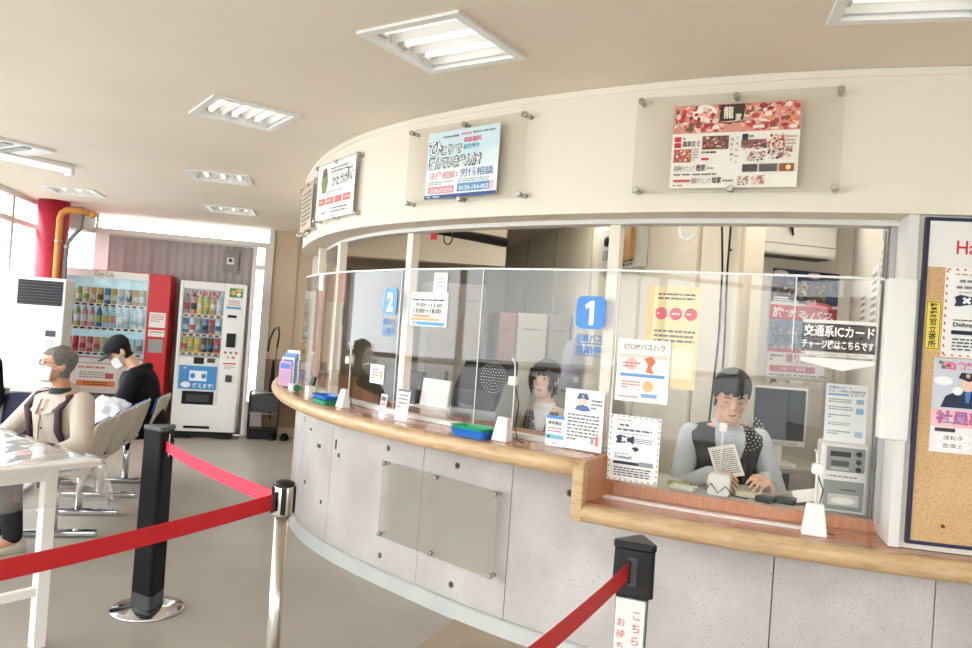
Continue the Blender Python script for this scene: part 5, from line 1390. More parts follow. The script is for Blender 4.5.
# cleanup poster
sheet('poster', 'white cleanup service poster with four coral boxes on the curved fascia', 'poster', .55, .33, pol(4.4275 + dr_fas(214.3), 214.3, 2.053), wfr(214.3), (248, 248, 246), [
    ('l', .36, .08, .82, .20, 2, (110, 110, 110)), ('t', .42, .24, .80, .44, 'かたづけ', (40, 40, 44), .015), ('t', .81, .16, .95, .42, '隊', (40, 40, 44), .015),
    ('p', [(.14, .22), (.26, .2), (.3, .3), (.26, .52), (.15, .52), (.11, .32)], (132, 150, 92)), ('p', [(.15, .08), (.24, .06), (.28, .22), (.12, .24)], (132, 92, 92)),
    ('l', .3, .5, .7, .58, 2, (150, 150, 150)), ('r', .07, .62, .26, .74, (222, 116, 104)), ('r', .29, .62, .48, .74, (222, 116, 104)), ('r', .51, .62, .70, .74, (222, 116, 104)), ('r', .73, .62, .92, .74, (222, 116, 104)),
    ('l', .09, .655, .24, .705, 1, (250, 220, 214)), ('l', .31, .655, .46, .705, 1, (250, 220, 214)), ('l', .53, .655, .68, .705, 1, (250, 220, 214)), ('l', .75, .655, .9, .705, 1, (250, 220, 214)),
    ('l', .45, .80, .85, .92, 2, (120, 120, 120)), ('l', .18, .86, .36, .92, 1, (80, 80, 80))])
sheet('poster', 'brown-edged notice on the far curve of the fascia', 'poster', .42, .30, pol(4.4275 + dr_fas(203.3), 203.3, 2.055), wfr(203.3), (206, 190, 172), [('l', .1, .1, .9, .9, 8, (110, 96, 84))])

# ================================================================== NOTICE BOARD ON THE PIER
na0, na1 = 254.55, 263.5
pA, pB = pol(4.372, na0), pol(4.372, na1); nd = pB - pA; NL = nd.length; nrz = atan2(nd.y, nd.x)
nb = thing('notice_board', 'cork notice board with navy frame and white header on the cream pier', 'notice board', (pA.x, pA.y, .81), nrz)
NH = 1.155
obj('cork_panel', MB().box(.012, -.016, .012, NL - .012, .0, NH - .012), M_CORK, nb)
for a in ((0, 0, .012, NH), (NL - .012, 0, NL, NH)): obj('frame_bar', MB().box(a[0], -.022, a[1], a[2], .0, a[3]), M_NAVY, nb)
for a in ((0, .012), (NH - .012, NH)): obj('frame_bar', MB().box(.012, -.022, a[0], NL - .012, .0, a[1]), M_NAVY, nb)
hb = obj('header', MB().box(.0125, -.019, NH - .175, NL - .0125, -.0165, NH - .0125), M_WHITE, nb)
prints(hb, NL, .16, [('t', .15, .42, .29, .72, 'Hak', (206, 38, 60), .01)], y0=-.019, x0=0, ztop=NH - .0125)
def pin(name, label, cat, x, z, W, Hh, base, els):
    q_ = pA + nd.normalized() * x + Vector((nd.y, -nd.x, 0)).normalized() * .0165
    return sheet(name, label, cat, W, Hh, (q_.x, q_.y, .81 + z), nrz, base, els)
pin('sign', 'narrow yellow vertical sign on the cork notice board', 'sign', .042, .685, .052, .175, (240, 214, 92), [('r', .06, .02, .94, .98, (40, 36, 30)), ('r', .10, .035, .90, .965, (240, 214, 92)), ('v', .16, .05, .84, .95, '警察官立寄所', (30, 28, 26), .02)])
bor = []
for i in range(12):
    bor += [('p', [(.015, i / 12 + .02), (.04, i / 12 + .035), (.04, i / 12 + .065), (.015, i / 12 + .05)], (214, 70, 60)), ('p', [(.96, i / 12 + .02), (.985, i / 12 + .035), (.985, i / 12 + .065), (.96, i / 12 + .05)], (214, 70, 60))]
for i in range(9):
    bor += [('p', [(i / 9 + .025, .012), (i / 9 + .06, .012), (i / 9 + .075, .03), (i / 9 + .04, .03)], (214, 70, 60)), ('p', [(i / 9 + .025, .97), (i / 9 + .06, .97), (i / 9 + .075, .988), (i / 9 + .04, .988)], (214, 70, 60))]
XEM = [('p', [(.14, .33), (.22, .30), (.42, .33), (.50, .30), (.50, .43), (.42, .40), (.22, .43), (.14, .43), (.17, .38)], (36, 44, 76)), ('t', .25, .325, .38, .405, '×', (250, 250, 250), .06)]
def xposter(dark):
    return [('l', .14, .06, .86, .09, 1, (176, 150, 84)), ('l', .2, .12, .8, .18, 1, dark), ('l', .16, .19, .84, .25, 1, dark), ('l', .2, .265, .8, .285, 1, (150, 150, 150))] + XEM + [('l', .54, .33, .86, .41, 3, (120, 120, 124)), ('p', [(.46, .48), (.56, .46), (.62, .5), (.54, .54)], (36, 44, 76)), ('l', .14, .57, .5, .60, 1, (90, 90, 94)), ('t', .14, .61, .48, .66, 'Dohna!!', (40, 40, 40), .02), ('r', .12, .70, .90, .745, (30, 36, 62)), ('l', .14, .78, .86, .93, 4, (90, 90, 94))]
pin('poster', 'white notice with red striped border and navy cross emblem on the cork board', 'poster', .185, .665, .225, .315, (250, 249, 246), bor + xposter((130, 130, 134)))
pin('poster', 'recruiting poster with a uniformed figure and pink lettering on the cork board', 'poster', .172, .33, .235, .33, (206, 214, 224), [
    ('r', 0, .72, 1, 1, (244, 240, 240)), ('r', 0, .54, 1, .73, (244, 200, 206)), ('t', .10, .03, .98, .12, '函館バス', (236, 110, 160), .03),
    ('e', .14, .24, .13, .05, (244, 246, 248)), ('p', [(.12, .52), (.18, .40), (.34, .34), (.5, .33), (.66, .36), (.76, .44), (.8, .52)], (34, 42, 74)), ('e', .47, .26, .10, .085, (240, 206, 186)), ('p', [(.34, .20), (.38, .14), (.58, .15), (.62, .21), (.48, .235)], (30, 34, 62)), ('c', .47, .175, .03, (216, 190, 110)), ('p', [(.44, .34), (.52, .34), (.50, .46), (.46, .46)], (70, 130, 200)), ('e', .34, .34, .07, .045, (248, 248, 248)),
    ('t', .06, .55, .98, .70, '社員募集', (232, 96, 140), .06), ('t', .08, .56, .97, .69, '社員募集', (86, 130, 196), .0),
    ('r', .06, .74, .34, .78, (60, 56, 60)), ('e', .32, .84, .24, .04, (252, 252, 252)), ('t', .18, .815, .46, .865, '運転手', (90, 80, 84)), ('e', .32, .925, .24, .04, (252, 252, 252)), ('t', .18, .90, .46, .95, '整備士', (90, 80, 84)), ('e', .82, .84, .2, .04, (252, 252, 252)), ('c', .60, .965, .02, (206, 50, 60))])
for x, z, c in ((.075, .645, (60, 150, 110)), (.085, .628, (60, 150, 110)), (.10, .635, (206, 60, 60)), (.115, .072, (110, 60, 40))):
    q_ = pA + nd.normalized() * x + Vector((nd.y, -nd.x, 0)).normalized() * .0165
    o = obj('push_pin', MB().lathe([(.006, 0), (.006, .004), (.003, .008), (.005, .012)], 10, mtx=Matrix.Rotation(pi / 2, 4, 'X')), ink(c), None, (q_.x, q_.y, .81 + z), nrz)
    tag(o, '%s push pin in the cork notice board' % {60: 'green', 206: 'red', 110: 'brown'}[c[0]], 'push pin', 'push pins in the notice board')

# ================================================================== SIGNS ON THE SHIELD
def shield_sheet(name, label, cat, a, z0, W, Hh, base, els, inside=False, th=.001):
    q_, rz = on_shield(a, z0, .007 if inside else -.0005)
    return sheet(name, label, cat, W, Hh, q_, rz, base, els, th=th)
def number_sign(label, a, z0, s, num, sub):
    q_, rz = on_shield(a, z0, -.0005)
    o = obj('sign', MB().rbox(-s / 2, -.002, 0, s / 2, 0, s * 1.02, s * .2), mat('sign_blue2', (52, 136, 218), .4, noise=.03), None, q_, rz); tag(o, label, 'sign')
    prints(o, s, s, [('t', .27, .12, .73, .88, num, (250, 252, 252), .05) if num != '1' else ('p', [(.46, .88), (.46, .32), (.34, .38), (.30, .26), (.50, .12), (.62, .12), (.62, .88)], (250, 252, 252))], y0=-.002)
    q2, _ = on_shield(a, z0 - .125, -.0005)
    for i, t_ in enumerate(sub):
        v, f, _w, _h = text_pts(t_, .015)
        zz = -.052 * (i + 1) - .005
        obj('lettering', flat_mesh(MB().add([(-.065 + .13 * x, -.001, zz + .036 * y) for x, y in v], f), 'lettering'), ink((56, 130, 206)), o)
        obj('underline', MB().box(-.062, -.001, zz - .008, .062, -.0005, zz - .004), ink((56, 130, 206)), o)
number_sign('blue rounded number one sign on the acrylic shield', 238.15, 1.492, .14, '1', ('函館バス', '定期券'))
number_sign('blue rounded number two sign on the acrylic shield', 220.8, 1.505, .14, '2', ('函館バス', '定期券'))
shield_sheet('notice', 'opening hours notice with orange and blue bars beside the number two sign', 'notice', 225.25, 1.455, .285, .175, (246, 245, 238), [('p', [(.06, .10), (.2, .03), (.2, .08), (.06, .15)], (236, 206, 80)), ('l', .05, .18, .9, .28, 1, (70, 70, 74)), ('t', .16, .32, .86, .44, '9:00〜12:00', (60, 60, 64), .02), ('t', .10, .48, .84, .62, '13:00〜18:00', (40, 40, 44), .03), ('r', .10, .66, .55, .74, (238, 160, 110)), ('r', .05, .76, .80, .84, (240, 170, 120)), ('r', .10, .87, .95, .97, (92, 160, 214)), ('l', .14, .89, .9, .95, 1, (240, 246, 250))])
shield_sheet('notice', 'white paper taped above the opening hours notice', 'notice', 226.3, 1.63, .10, .10, (240, 240, 236), [('l', .2, .2, .8, .8, 3, (190, 190, 190))])
shield_sheet('notice', 'small white card taped low on the shield near window two', 'notice', 219.6, 1.12, .15, .105, (250, 250, 248), [('l', .15, .2, .65, .8, 4, (110, 110, 110)), ('r', .74, .3, .9, .7, (226, 170, 90))])
shield_sheet('notice', 'police visit notice with an officer drawing beside window one', 'notice', 238.15, .965, .19, .262, (247, 246, 242), [
    ('p', [(.30, .15), (.36, .06), (.56, .06), (.62, .15), (.46, .20)], (64, 92, 140)), ('e', .46, .20, .12, .055, (240, 208, 186)), ('p', [(.26, .34), (.32, .27), (.46, .25), (.60, .27), (.68, .34), (.46, .36)], (80, 112, 160)), ('c', .46, .11, .025, (222, 196, 100)),
    ('l', .68, .14, .95, .32, 3, (90, 90, 94)), ('l', .10, .40, .90, .86, 8, (110, 110, 114)), ('r', .72, .76, .80, .88, (150, 170, 160)), ('r', .83, .74, .92, .9, (226, 130, 130))])
shield_sheet('notice', 'blue-edged small card in front of the police visit notice', 'notice', 236.3, .963, .092, .135, (236, 242, 246), [('r', 0, 0, 1, .10, (84, 140, 206)), ('t', .12, .18, .88, .30, '携帯電話', (60, 60, 70), .02), ('l', .1, .36, .9, .56, 2, (206, 100, 120)), ('r', 0, .62, 1, .76, (120, 190, 220)), ('c', .2, .69, .08, (50, 120, 90)), ('l', .4, .86, .8, .94, 1, (140, 140, 140))])
shield_sheet('notice', 'orange and white harassment warning notice on the shield over the step', 'notice', 241.5, 1.20, .222, .262, (248, 243, 236), [
    ('t', .12, .07, .90, .17, 'STOP!バスハラ', (112, 96, 90), .01), ('r', .05, .24, .95, .30, (246, 214, 200)), ('p', [(.52, .30), (.66, .26), (.74, .34), (.66, .44), (.72, .54), (.56, .52), (.60, .40)], (232, 118, 78)), ('c', .28, .40, .12, (240, 196, 186)), ('l', .12, .36, .46, .46, 2, (214, 110, 96)), ('r', .08, .55, .92, .60, (110, 160, 210)), ('c', .62, .74, .10, (240, 190, 130)), ('l', .12, .66, .46, .80, 3, (214, 120, 100)), ('r', .50, .86, .80, .92, (130, 176, 216)), ('l', .08, .90, .46, .95, 1, (190, 150, 140))])
g1 = (140, 140, 144)
bw = [(e[0], e[1], g1) if e[0] == 'p' else e for e in bor]
shield_sheet('notice', 'black and white notice with striped border and cross emblem at the shield foot', 'notice', 241.3, .865, .215, .275, (250, 250, 248), bw + xposter((96, 96, 100)) + [('r', .62, .68, .9, .74, (150, 150, 154))])
shield_sheet('poster', 'yellow campaign poster with three pink discs behind the shield', 'poster', 242.95, 1.27, .215, .42, (232, 190, 96), [('r', .12, .0, 1, 1, (240, 218, 160)), ('l', .2, .06, .9, .14, 2, (110, 96, 80)), ('c', .28, .27, .12, (226, 100, 112)), ('c', .56, .27, .12, (226, 100, 112)), ('c', .84, .27, .12, (226, 100, 112)), ('l', .2, .25, .36, .29, 1, (250, 230, 230)), ('l', .48, .25, .64, .29, 1, (250, 230, 230)), ('l', .76, .25, .92, .29, 1, (250, 230, 230)), ('l', .16, .42, .94, .56, 3, (130, 120, 110)), ('r', .16, .62, .94, .90, (246, 236, 210))], True)
# IC card charger banner: white vinyl on the clear pane
q_, rz = on_shield(251.35, 1.395, -.0008)
BW = .255
ib = obj('sign', MB().prism([(-BW / 2, -.001, .045), (BW / 2, -.001, .045), (BW / 2, -.001, .028), (.02, -.001, .0), (-BW / 2, -.001, .028)], [(-BW / 2, 0, .045), (BW / 2, 0, .045), (BW / 2, 0, .028), (.02, 0, .0), (-BW / 2, 0, .028)]), M_WHITE, None, q_, rz); tag(ib, 'white vinyl charging machine sign with bars and arrow on the clear shield', 'sign')
for z0_, z1_ in ((.178, .190), (.062, .066), (.053, .057)): obj('bar', MB().box(-BW / 2, -.001, z0_, BW / 2, 0, z1_), M_WHITE, ib)
tb_ = obj('text_band', MB().box(-BW / 2, -.0006, .07, BW / 2, 0, .176), clear('band_smoke', (.55, .55, .56), 1.3), ib)
prints(ib, BW, .19, [('t', .02, .10, .98, .34, '交通系ICカード', (252, 252, 252), .025), ('t', .0, .40, .98, .58, 'チャージ機はこちらです', (252, 252, 252), .025)], y0=-.001, ztop=.19)
# standing cards on the upper counter
def standing(label, a, R, z0, W, Hh, base, els):
    o = sheet('counter_card', label, 'card', W, Hh, pol(R, a, z0), wfr(a), base, els, th=.002, tilt=rad(-6))
    return o
standing('white counter card with dotted grid text near window two', 224.2, 4.33, .962, .10, .16, (250, 250, 248), [('r', 0, 0, 1, .06, (90, 90, 94)), ('l', .1, .12, .9, .62, 4, (120, 110, 112)), ('c', .2, .7, .05, (200, 90, 90))])
standing('narrow white counter card with pink stripe near window two', 222.2, 4.34, .962, .055, .12, (248, 246, 246), [('r', .1, .1, .9, .3, (90, 84, 90)), ('r', .1, .36, .9, .5, (222, 130, 140)), ('l', .1, .6, .9, .9, 3, (130, 130, 130))])

# ================================================================== THINGS ON THE COUNTERS
def tray(label, loc, rz, col1, W=.20, D=.13, z=0.0, group=None):
    t = obj('cash_tray', MB(), mat('tray_%02x%02x%02x' % col1, col1, .4, noise=.03), None, (loc[0], loc[1], loc[2] + z), rz)
    mb = MB(); n = 24
    def ring(w, d, zz, r):
        out = []
        for (sx, sy, st) in ((1, 1, 0), (-1, 1, 90), (-1, -1, 180), (1, -1, 270)):
            for k in range(6):
                a = rad(st + 90 * k / 5); out.append((sx * (w / 2 - r) + r * cos(a), sy * (d / 2 - r) + r * sin(a), zz))
        return out
    R_ = [ring(W * .86, D * .84, 0, .02), ring(W, D, .024, .025), ring(W + .012, D + .012, .025, .028), ring(W - .008, D - .008, .022, .024), ring(W * .84, D * .8, .003, .018)]
    vs = [p_ for r_ in R_ for p_ in r_]; N = 24
    fs = [(i * N + k, i * N + (k + 1) % N, (i + 1) * N + (k + 1) % N, (i + 1) * N + k) for i in range(4) for k in range(N)] + [tuple(range(N - 1, -1, -1)), tuple(4 * N + k for k in range(N))]
    mb.add(vs, fs); t.data = mb.mesh('cash_tray'); t.data.materials.append(mat('tray_%02x%02x%02x' % col1, col1))
    return tag(t, label, 'tray', group)
BLU, GRN = (44, 120, 206), (46, 168, 120)
q = pol(4.352, 213.9, Zt); tray('green cash tray under the blue one near window two', q, wfr(213.9), GRN, .21, .11); tray('blue cash tray on top of the green one near window two', q, wfr(213.9), BLU, .21, .11, .026)
q = pol(4.352, 231.3, Zt); tray('lower blue cash tray at window one', q, wfr(231.3), BLU, .21, .11); tray('middle blue cash tray at window one', q, wfr(231.3), BLU, .21, .11, .011); tray('green cash tray on top of the blue ones at window one', q, wfr(231.3), GRN, .21, .11, .024)

def intercom(label, loc, rz, s=1.0, mic=.30, side=.03):
    t = thing('intercom', label, 'intercom', loc, rz)
    w0, w1, h = .045 * s, .03 * s, .115 * s
    obj('base', MB().prism([(-w0, -.035 * s, 0), (w0, -.035 * s, 0), (w0, .03 * s, 0), (-w0, .03 * s, 0)], [(-w1, -.01 * s, h), (w1, -.01 * s, h), (w1, .02 * s, h), (-w1, .02 * s, h)]), M_WHITE, t, bevel=.006)
    obj('pole', MB().tube([(side, .012, h * .5), (side, .012, h + mic * .6), (side - .004, .010, h + mic * .9), (side - .012, -.004, h + mic)], .0035, 8), M_WHITE, t)
    bx_ = obj('mic_box', MB().rbox(side - .02, -.012, h + mic * .55, side + .018, .012, h + mic * .55 + .038, .006), M_WHITE, t)
    obj('cable', MB().tube([(side, .014, h + mic * .55), (side + .025, .02, h + mic * .25), (side + .01, .025, h * .6), (side + .03, .02, .01), (side + .07, .015, .006)], .0025, 6), M_BLACK, t)
    return t
intercom('white intercom with thin microphone pole near window two', pol(4.335, 216.6, Zt), wfr(216.6), .92, .27, .03)
intercom('white intercom with thin microphone pole at window one', pol(4.335, 233.3, Zt), wfr(233.3), .95, .27, .04)
intercom('large white intercom with microphone pole on the lower counter', pol(4.345, 250.7, Zl), wfr(250.7), 1.0, .20, .0)
# leaflet rack at the counter end
q = pol(4.36, 201.5, Zt)
lr = thing('leaflet_rack', 'clear leaflet rack full of pink and blue leaflets at the counter end', 'leaflet rack', q, wfr(204) + rad(35))
obj('stand', MB().box(-.07, -.03, 0, .07, .03, .012).box(-.07, .018, .012, .07, .024, .2), M_SHIELD, lr)
for i, (c, h_) in enumerate((((206, 150, 190), .17), ((240, 240, 240), .20), ((110, 150, 206), .23), ((226, 226, 232), .25))):
    lf = sheet('leaflet', '%s leaflet in the clear rack at the counter end' % ('pink', 'white', 'blue', 'pale grey')[i], 'leaflet', .12, h_, lr.matrix_basis @ Vector((-.01 + .012 * i, -.022 + .011 * i, .013)), wfr(204) + rad(35), c, [('r', .1, .08, .9, .3, (90, 120, 190)), ('l', .1, .4, .9, .9, 5, (150, 150, 160))])
q = pol(4.345, 204.6, Zt)
wx = thing('tape_box', 'white box with a green roll end on the counter end', 'box', q, wfr(204.6)); obj('box', MB().box(-.09, -.03, 0, .05, .03, .045), M_WHITE, wx, bevel=.004); obj('roll', MB().tube([(.051, 0, .025), (.085, 0, .025)], .024, 16), mat('roll_green', (34, 130, 90), .5), wx)
q = pol(4.335, 209.4, Zt)
pt = thing('phone_holder', 'white holder with a dark pad near window two', 'holder', q, wfr(209.4)); obj('holder', MB().rbox(-.035, -.025, 0, .035, .025, .07, .01, 'z'), M_WHITE, pt); obj('pad', MB().box(-.05, -.01, .071, .02, .006, .13, Matrix.Rotation(rad(-12), 4, 'X')), M_BLACK, pt)

# lower window: inner intercom unit, papers, phones, notebook, card charger
q = pol(4.03, 245.7, .826)
iu = thing('desk_intercom', 'white tabletop intercom unit tangled in black wires on the inner desk', 'intercom', q, wfr(245.7))
obj('body', MB().rbox(-.045, -.03, 0, .045, .03, .09, .015, 'y'), M_WHITE, iu)
obj('pole', MB().tube([(0, .0, .09), (.0, .0, .27)], .0035, 8), M_WHITE, iu); obj('mic_box', MB().rbox(-.014, -.01, .27, .016, .01, .305, .005), M_WHITE, iu)
obj('cable', MB().tube([(-.05, -.035, .02), (-.03, -.04, .05), (0, -.04, .012), (.03, -.04, .045), (.06, -.035, .01), (.12, -.03, .005)], .0025, 6), M_BLACK, iu)
rr = random.Random(9)
for i, (a, r_, w_, d_, c, lab) in enumerate(((243.6, 4.04, .11, .06, (226, 224, 214), 'stack of white slips beside the desk intercom'), (243.2, 3.98, .10, .045, (142, 160, 70), 'green folded pouch beside the desk intercom'), (247.4, 3.98, .12, .08, (216, 208, 180), 'cream envelope lying on the inner desk'))):
    o = obj('paper_stack', MB().box(-w_ / 2, -d_ / 2, 0, w_ / 2, d_ / 2, .02), mat('ps%d' % i, c, .7, noise=.05), None, pol(r_, a, .826), wfr(a) + rad(10 * i - 8), bevel=.003); tag(o, lab, 'paper')
for i, (a, r_, lab) in enumerate(((248.5, 4.03, 'black card reader with grey face beside the envelope'), (249.6, 4.0, 'black card reader beside the brown notebook'))):
    t = thing('card_reader', lab, 'card reader', pol(r_, a, .826), wfr(a) + rad(-25 + 10 * i)); obj('body', MB().box(-.035, -.05, 0, .035, .05, .025), M_BLACK, t, bevel=.006); obj('screen', MB().box(-.022, .0, .0255, .022, .04, .028), M_GREY, t); obj('cord', MB().tube([(0, .05, .012), (.05, .07, .008), (.1, .03, .005)], .003, 6), M_BLACK, t)
o = obj('notebook', MB().box(-.05, -.035, 0, .05, .035, .012), mat('notebook_brown', (142, 84, 62), .6, noise=.05), None, pol(3.98, 250.6, .85), wfr(250.6)); o.rotation_euler = (rad(35), rad(-14), wfr(250.6)); tag(o, 'brown covered notebook leaning beside the charging machine', 'notebook')
o.location.z = .852
obj('page_block', MB().box(-.048, -.034, .0125, .05, .034, .016), M_PAPER, o)
q = pol(4.02, 252.4, .826); CZ = q
cm_ = thing('charging_machine', 'grey and white card charging machine standing at the window jamb', 'charging machine', q, wfr(252.4))
obj('body', MB().box(-.088, -.05, 0, .088, .10, .275), M_WHITE, cm_, bevel=.008)
up = obj('upper_face', MB().box(-.068, -.055, .165, .072, -.0505, .262), M_GREY, cm_, bevel=.002)
obj('display', MB().box(-.055, -.059, .225, .02, -.0555, .245), M_BLACK, up)
obj('card_slot', MB().box(-.05, -.059, .188, .015, -.0555, .208), M_DGREY, up)
obj('keypad_label', MB().box(-.05, -.0575, .172, .015, -.0555, .18), M_LGREY, up)
for z in (.24, .208, .178): obj('button', MB().lathe([(.010, 0), (.010, .006)], 14, mtx=Matrix.Translation((.05, -.0555, z)) @ Matrix.Rotation(pi / 2, 4, 'X')), M_BLACK, up)
lw_ = obj('lower_face', MB().box(-.072, -.054, .012, .074, -.0505, .128), mat('face_grey', (142, 145, 144), .5), cm_)
obj('tray_recess', MB().box(-.055, -.057, .03, .058, -.0545, .075), M_LGREY, lw_); obj('tray_oval', MB().lathe([(.0295, 0), (.0295, .003)], 20, mtx=Matrix.Translation((0, -.0575, .05)) @ Matrix.Scale(1.5, 4, (1, 0, 0)) @ Matrix.Scale(.45, 4, (0, 0, 1)) @ Matrix.Rotation(pi / 2, 4, 'X')), M_WHITE, lw_)
obj('slot_line', MB().box(-.01, -.057, .092, .045, -.0545, .096), M_BLACK, lw_)
lbp = obj('label_strip', MB().box(-.07, -.0525, .135, .07, -.0505, .155), M_PAPER, cm_); prints(lbp, .14, .02, [('l', .05, .2, .95, .8, 1, (130, 130, 136))], y0=-.0525, ztop=.155)
sheet('notice', 'blue and white instruction sheet propped on the charging machine', 'notice', .155, .235, q + Vector((0, 0, .277)), wfr(252.4), (246, 247, 246), [('t', .06, .04, .62, .09, '交通系ICカード', (70, 130, 190), .015), ('t', .06, .10, .95, .15, 'チャージ機のご利用方法', (60, 64, 80), .015), ('t', .6, .155, .92, .20, 'について', (60, 64, 80), .015), ('r', .05, .17, .55, .20, (110, 170, 214)), ('l', .08, .25, .62, .33, 2, (150, 150, 154)), ('l', .08, .38, .66, .46, 2, (150, 150, 154)), ('l', .08, .52, .62, .60, 2, (150, 150, 154)), ('l', .08, .66, .6, .72, 2, (150, 150, 154)), ('l', .08, .80, .62, .88, 2, (150, 150, 154)), ('r', .74, .25, .92, .33, (150, 190, 224)), ('r', .74, .40, .92, .50, (150, 190, 224)), ('r', .74, .80, .92, .9, (176, 196, 214))], tilt=rad(-4))

# ================================================================== INSIDE THE OFFICE
def office_lamp(label, loc, rz, L=1.2):
    t = thing('office_lamp', label, 'ceiling lamp', loc, rz)
    obj('base', MB().box(-L / 2, -.04, -.04, L / 2, .04, -.0005), M_WHITEMET, t)
    for y in (-.022, .022): obj('tube', MB().tube([(-L / 2 + .03, y, -.058), (L / 2 - .03, y, -.058)], .014, 8), M_TUBEO, t)
for i, (x, y) in enumerate(((.75, 4.6), (1.9, 4.05), (-.3, 5.6), (.7, 6.2), (1.2, 3.8))):
    office_lamp(['white office lamp above the clerk in the cardigan', 'white office lamp in the poster alcove', 'white office lamp above the grey machine', 'white office lamp above the lockers', 'white office lamp above the clerk in the vest'][i], (x, y, CEIL - .004), RA + (pi / 2 if i == 1 else 0), .8)

# lockers
def locker(label, u, v, w_, h, m, doors=1):
    p_ = R2(u, v); t = thing('locker', label, 'locker', (p_.x, p_.y, 0), RA)
    obj('body', MB().box(0, .0, 0, w_, .42, h), m, t)
    for d in range(doors):
        x0 = w_ * d / doors; dr = obj('door', MB().box(x0 + .008, -.016, .04, x0 + w_ / doors - .008, -.0005, h - .02), m, t, bevel=.003)
        obj('handle', MB().box(x0 + w_ / doors * .72, -.028, h * .52, x0 + w_ / doors * .72 + .03, -.0165, h * .52 + .12), M_BLACK, dr)
        obj('vent', MB().box(x0 + w_ / doors * .25, -.019, h - .15, x0 + w_ / doors * .7, -.0165, h - .14), M_DGREY, dr)
locker('brown narrow steel locker behind the clerk in the cardigan', 1.62, 6.5, .155, 1.63, mat('locker_brown', (150, 116, 104), .5, noise=.04))
locker('pale grey steel locker next to the brown one', 1.785, 6.5, .28, 1.64, mat('locker_grey', (184, 184, 172), .5, noise=.03))
locker('darker grey steel locker near the office wall', 2.075, 6.5, .21, 1.64, mat('locker_dgrey', (150, 146, 138), .5, noise=.03))
locker('tall taupe steel cabinet with two doors in the dark part of the office', .98, 6.5, .5, 1.85, mat('cabinet_taupe', (140, 132, 124), .5, noise=.04), 2)
# grey counting machine with black top
q = pol(3.70, 223.2, -.056)
gm = thing('counting_machine', 'grey counting machine with black sloped top near window one', 'machine', q, wfr(223.2) + rad(22))
obj('body', MB().prism([(-.15, -.11, .785), (-.15, .2, .785), (-.15, .2, 1.22), (-.15, .02, 1.22), (-.15, -.11, 1.06)], [(.15, -.11, .785), (.15, .2, .785), (.15, .2, 1.22), (.15, .02, 1.22), (.15, -.11, 1.06)]), M_GREY, gm, bevel=.008)
obj('black_top', MB().prism([(-.14, -.116, 1.062), (-.14, .018, 1.226), (-.14, .19, 1.226), (-.14, .19, 1.34), (-.14, .05, 1.33), (-.14, -.09, 1.17)], [(.14, -.116, 1.062), (.14, .018, 1.226), (.14, .19, 1.226), (.14, .19, 1.34), (.14, .05, 1.33), (.14, -.09, 1.17)]), M_BLACK, gm, bevel=.006)
obj('slot', MB().box(-.03, -.115, .86, .05, -.111, .885), M_BLACK, gm)
# printer and monitor back near window two
q = pol(3.69, 214.6, .727)
pr = thing('printer', 'cream printer with paper feed behind the opening hours notice', 'printer', q, wfr(214.6) + rad(15))
obj('body', MB().rbox(-.17, -.12, 0, .17, .14, .22, .03, 'y'), M_WHITE, pr); obj('paper_feed', MB().box(-.12, .02, .221, .12, .035, .40, Matrix.Rotation(rad(-8), 4, 'X')), M_PAPER, pr); obj('output_slot', MB().box(-.12, -.126, .09, .12, -.1205, .12), M_DGREY, pr)
lb_ = obj('red_label', MB().box(-.10, -.127, .155, .05, -.1205, .19), M_PAPER, pr); prints(lb_, .15, .035, [('l', .05, .15, .95, .85, 1, (206, 60, 70))], y0=-.127, x0=-.10, ztop=.19)
q = pol(3.68, 207.6, .727)
mo = thing('monitor', 'black computer monitor seen from behind near window two', 'monitor', q, wfr(207.6) + rad(20))
obj('screen', MB().box(-.22, 0, .10, .22, .04, .42), M_BLACK, mo, bevel=.006); obj('stand', MB().box(-.03, .005, .012, .03, .03, .1), M_BLACK, mo); obj('foot', MB().box(-.11, -.07, 0, .11, .08, .012), M_BLACK, mo)
q = pol(3.68, 234.5, .727)
bx2 = thing('file_tray', 'grey document tray on the inner desk behind the police visit notice', 'tray', q, wfr(234.5))
for k in range(3): obj('tier', MB().box(-.16, -.11, .07 * k, .16, .11, .07 * k + .008).box(-.16, .10, .07 * k + .008, .16, .11, .07 * k + .06), M_GREY, bx2); 
for k in range(2): obj('paper_pile', MB().box(-.14, -.10, .07 * k + .009, .14, .09, .07 * k + .035), M_PAPER, bx2)
q = pol(3.7, 219.0, .727)
bs = thing('wire_basket', 'grey wire basket on the inner desk beside the counting machine', 'basket', q, wfr(219))
for k in range(7): obj('wire', MB().tube([(-.12 + .04 * k, -.07, .1), (-.11 + .037 * k, -.06, 0), (-.11 + .037 * k, .06, 0), (-.12 + .04 * k, .07, .1)], .003, 6), M_GREY, bs)
obj('rim', MB().tube([(-.13, -.07, .1), (.13, -.07, .1), (.13, .07, .1), (-.13, .07, .1)], .005, 6, True), M_GREY, bs)
obj('base', MB().box(-.115, -.06, .0, .115, .06, .004), M_GREY, bs)
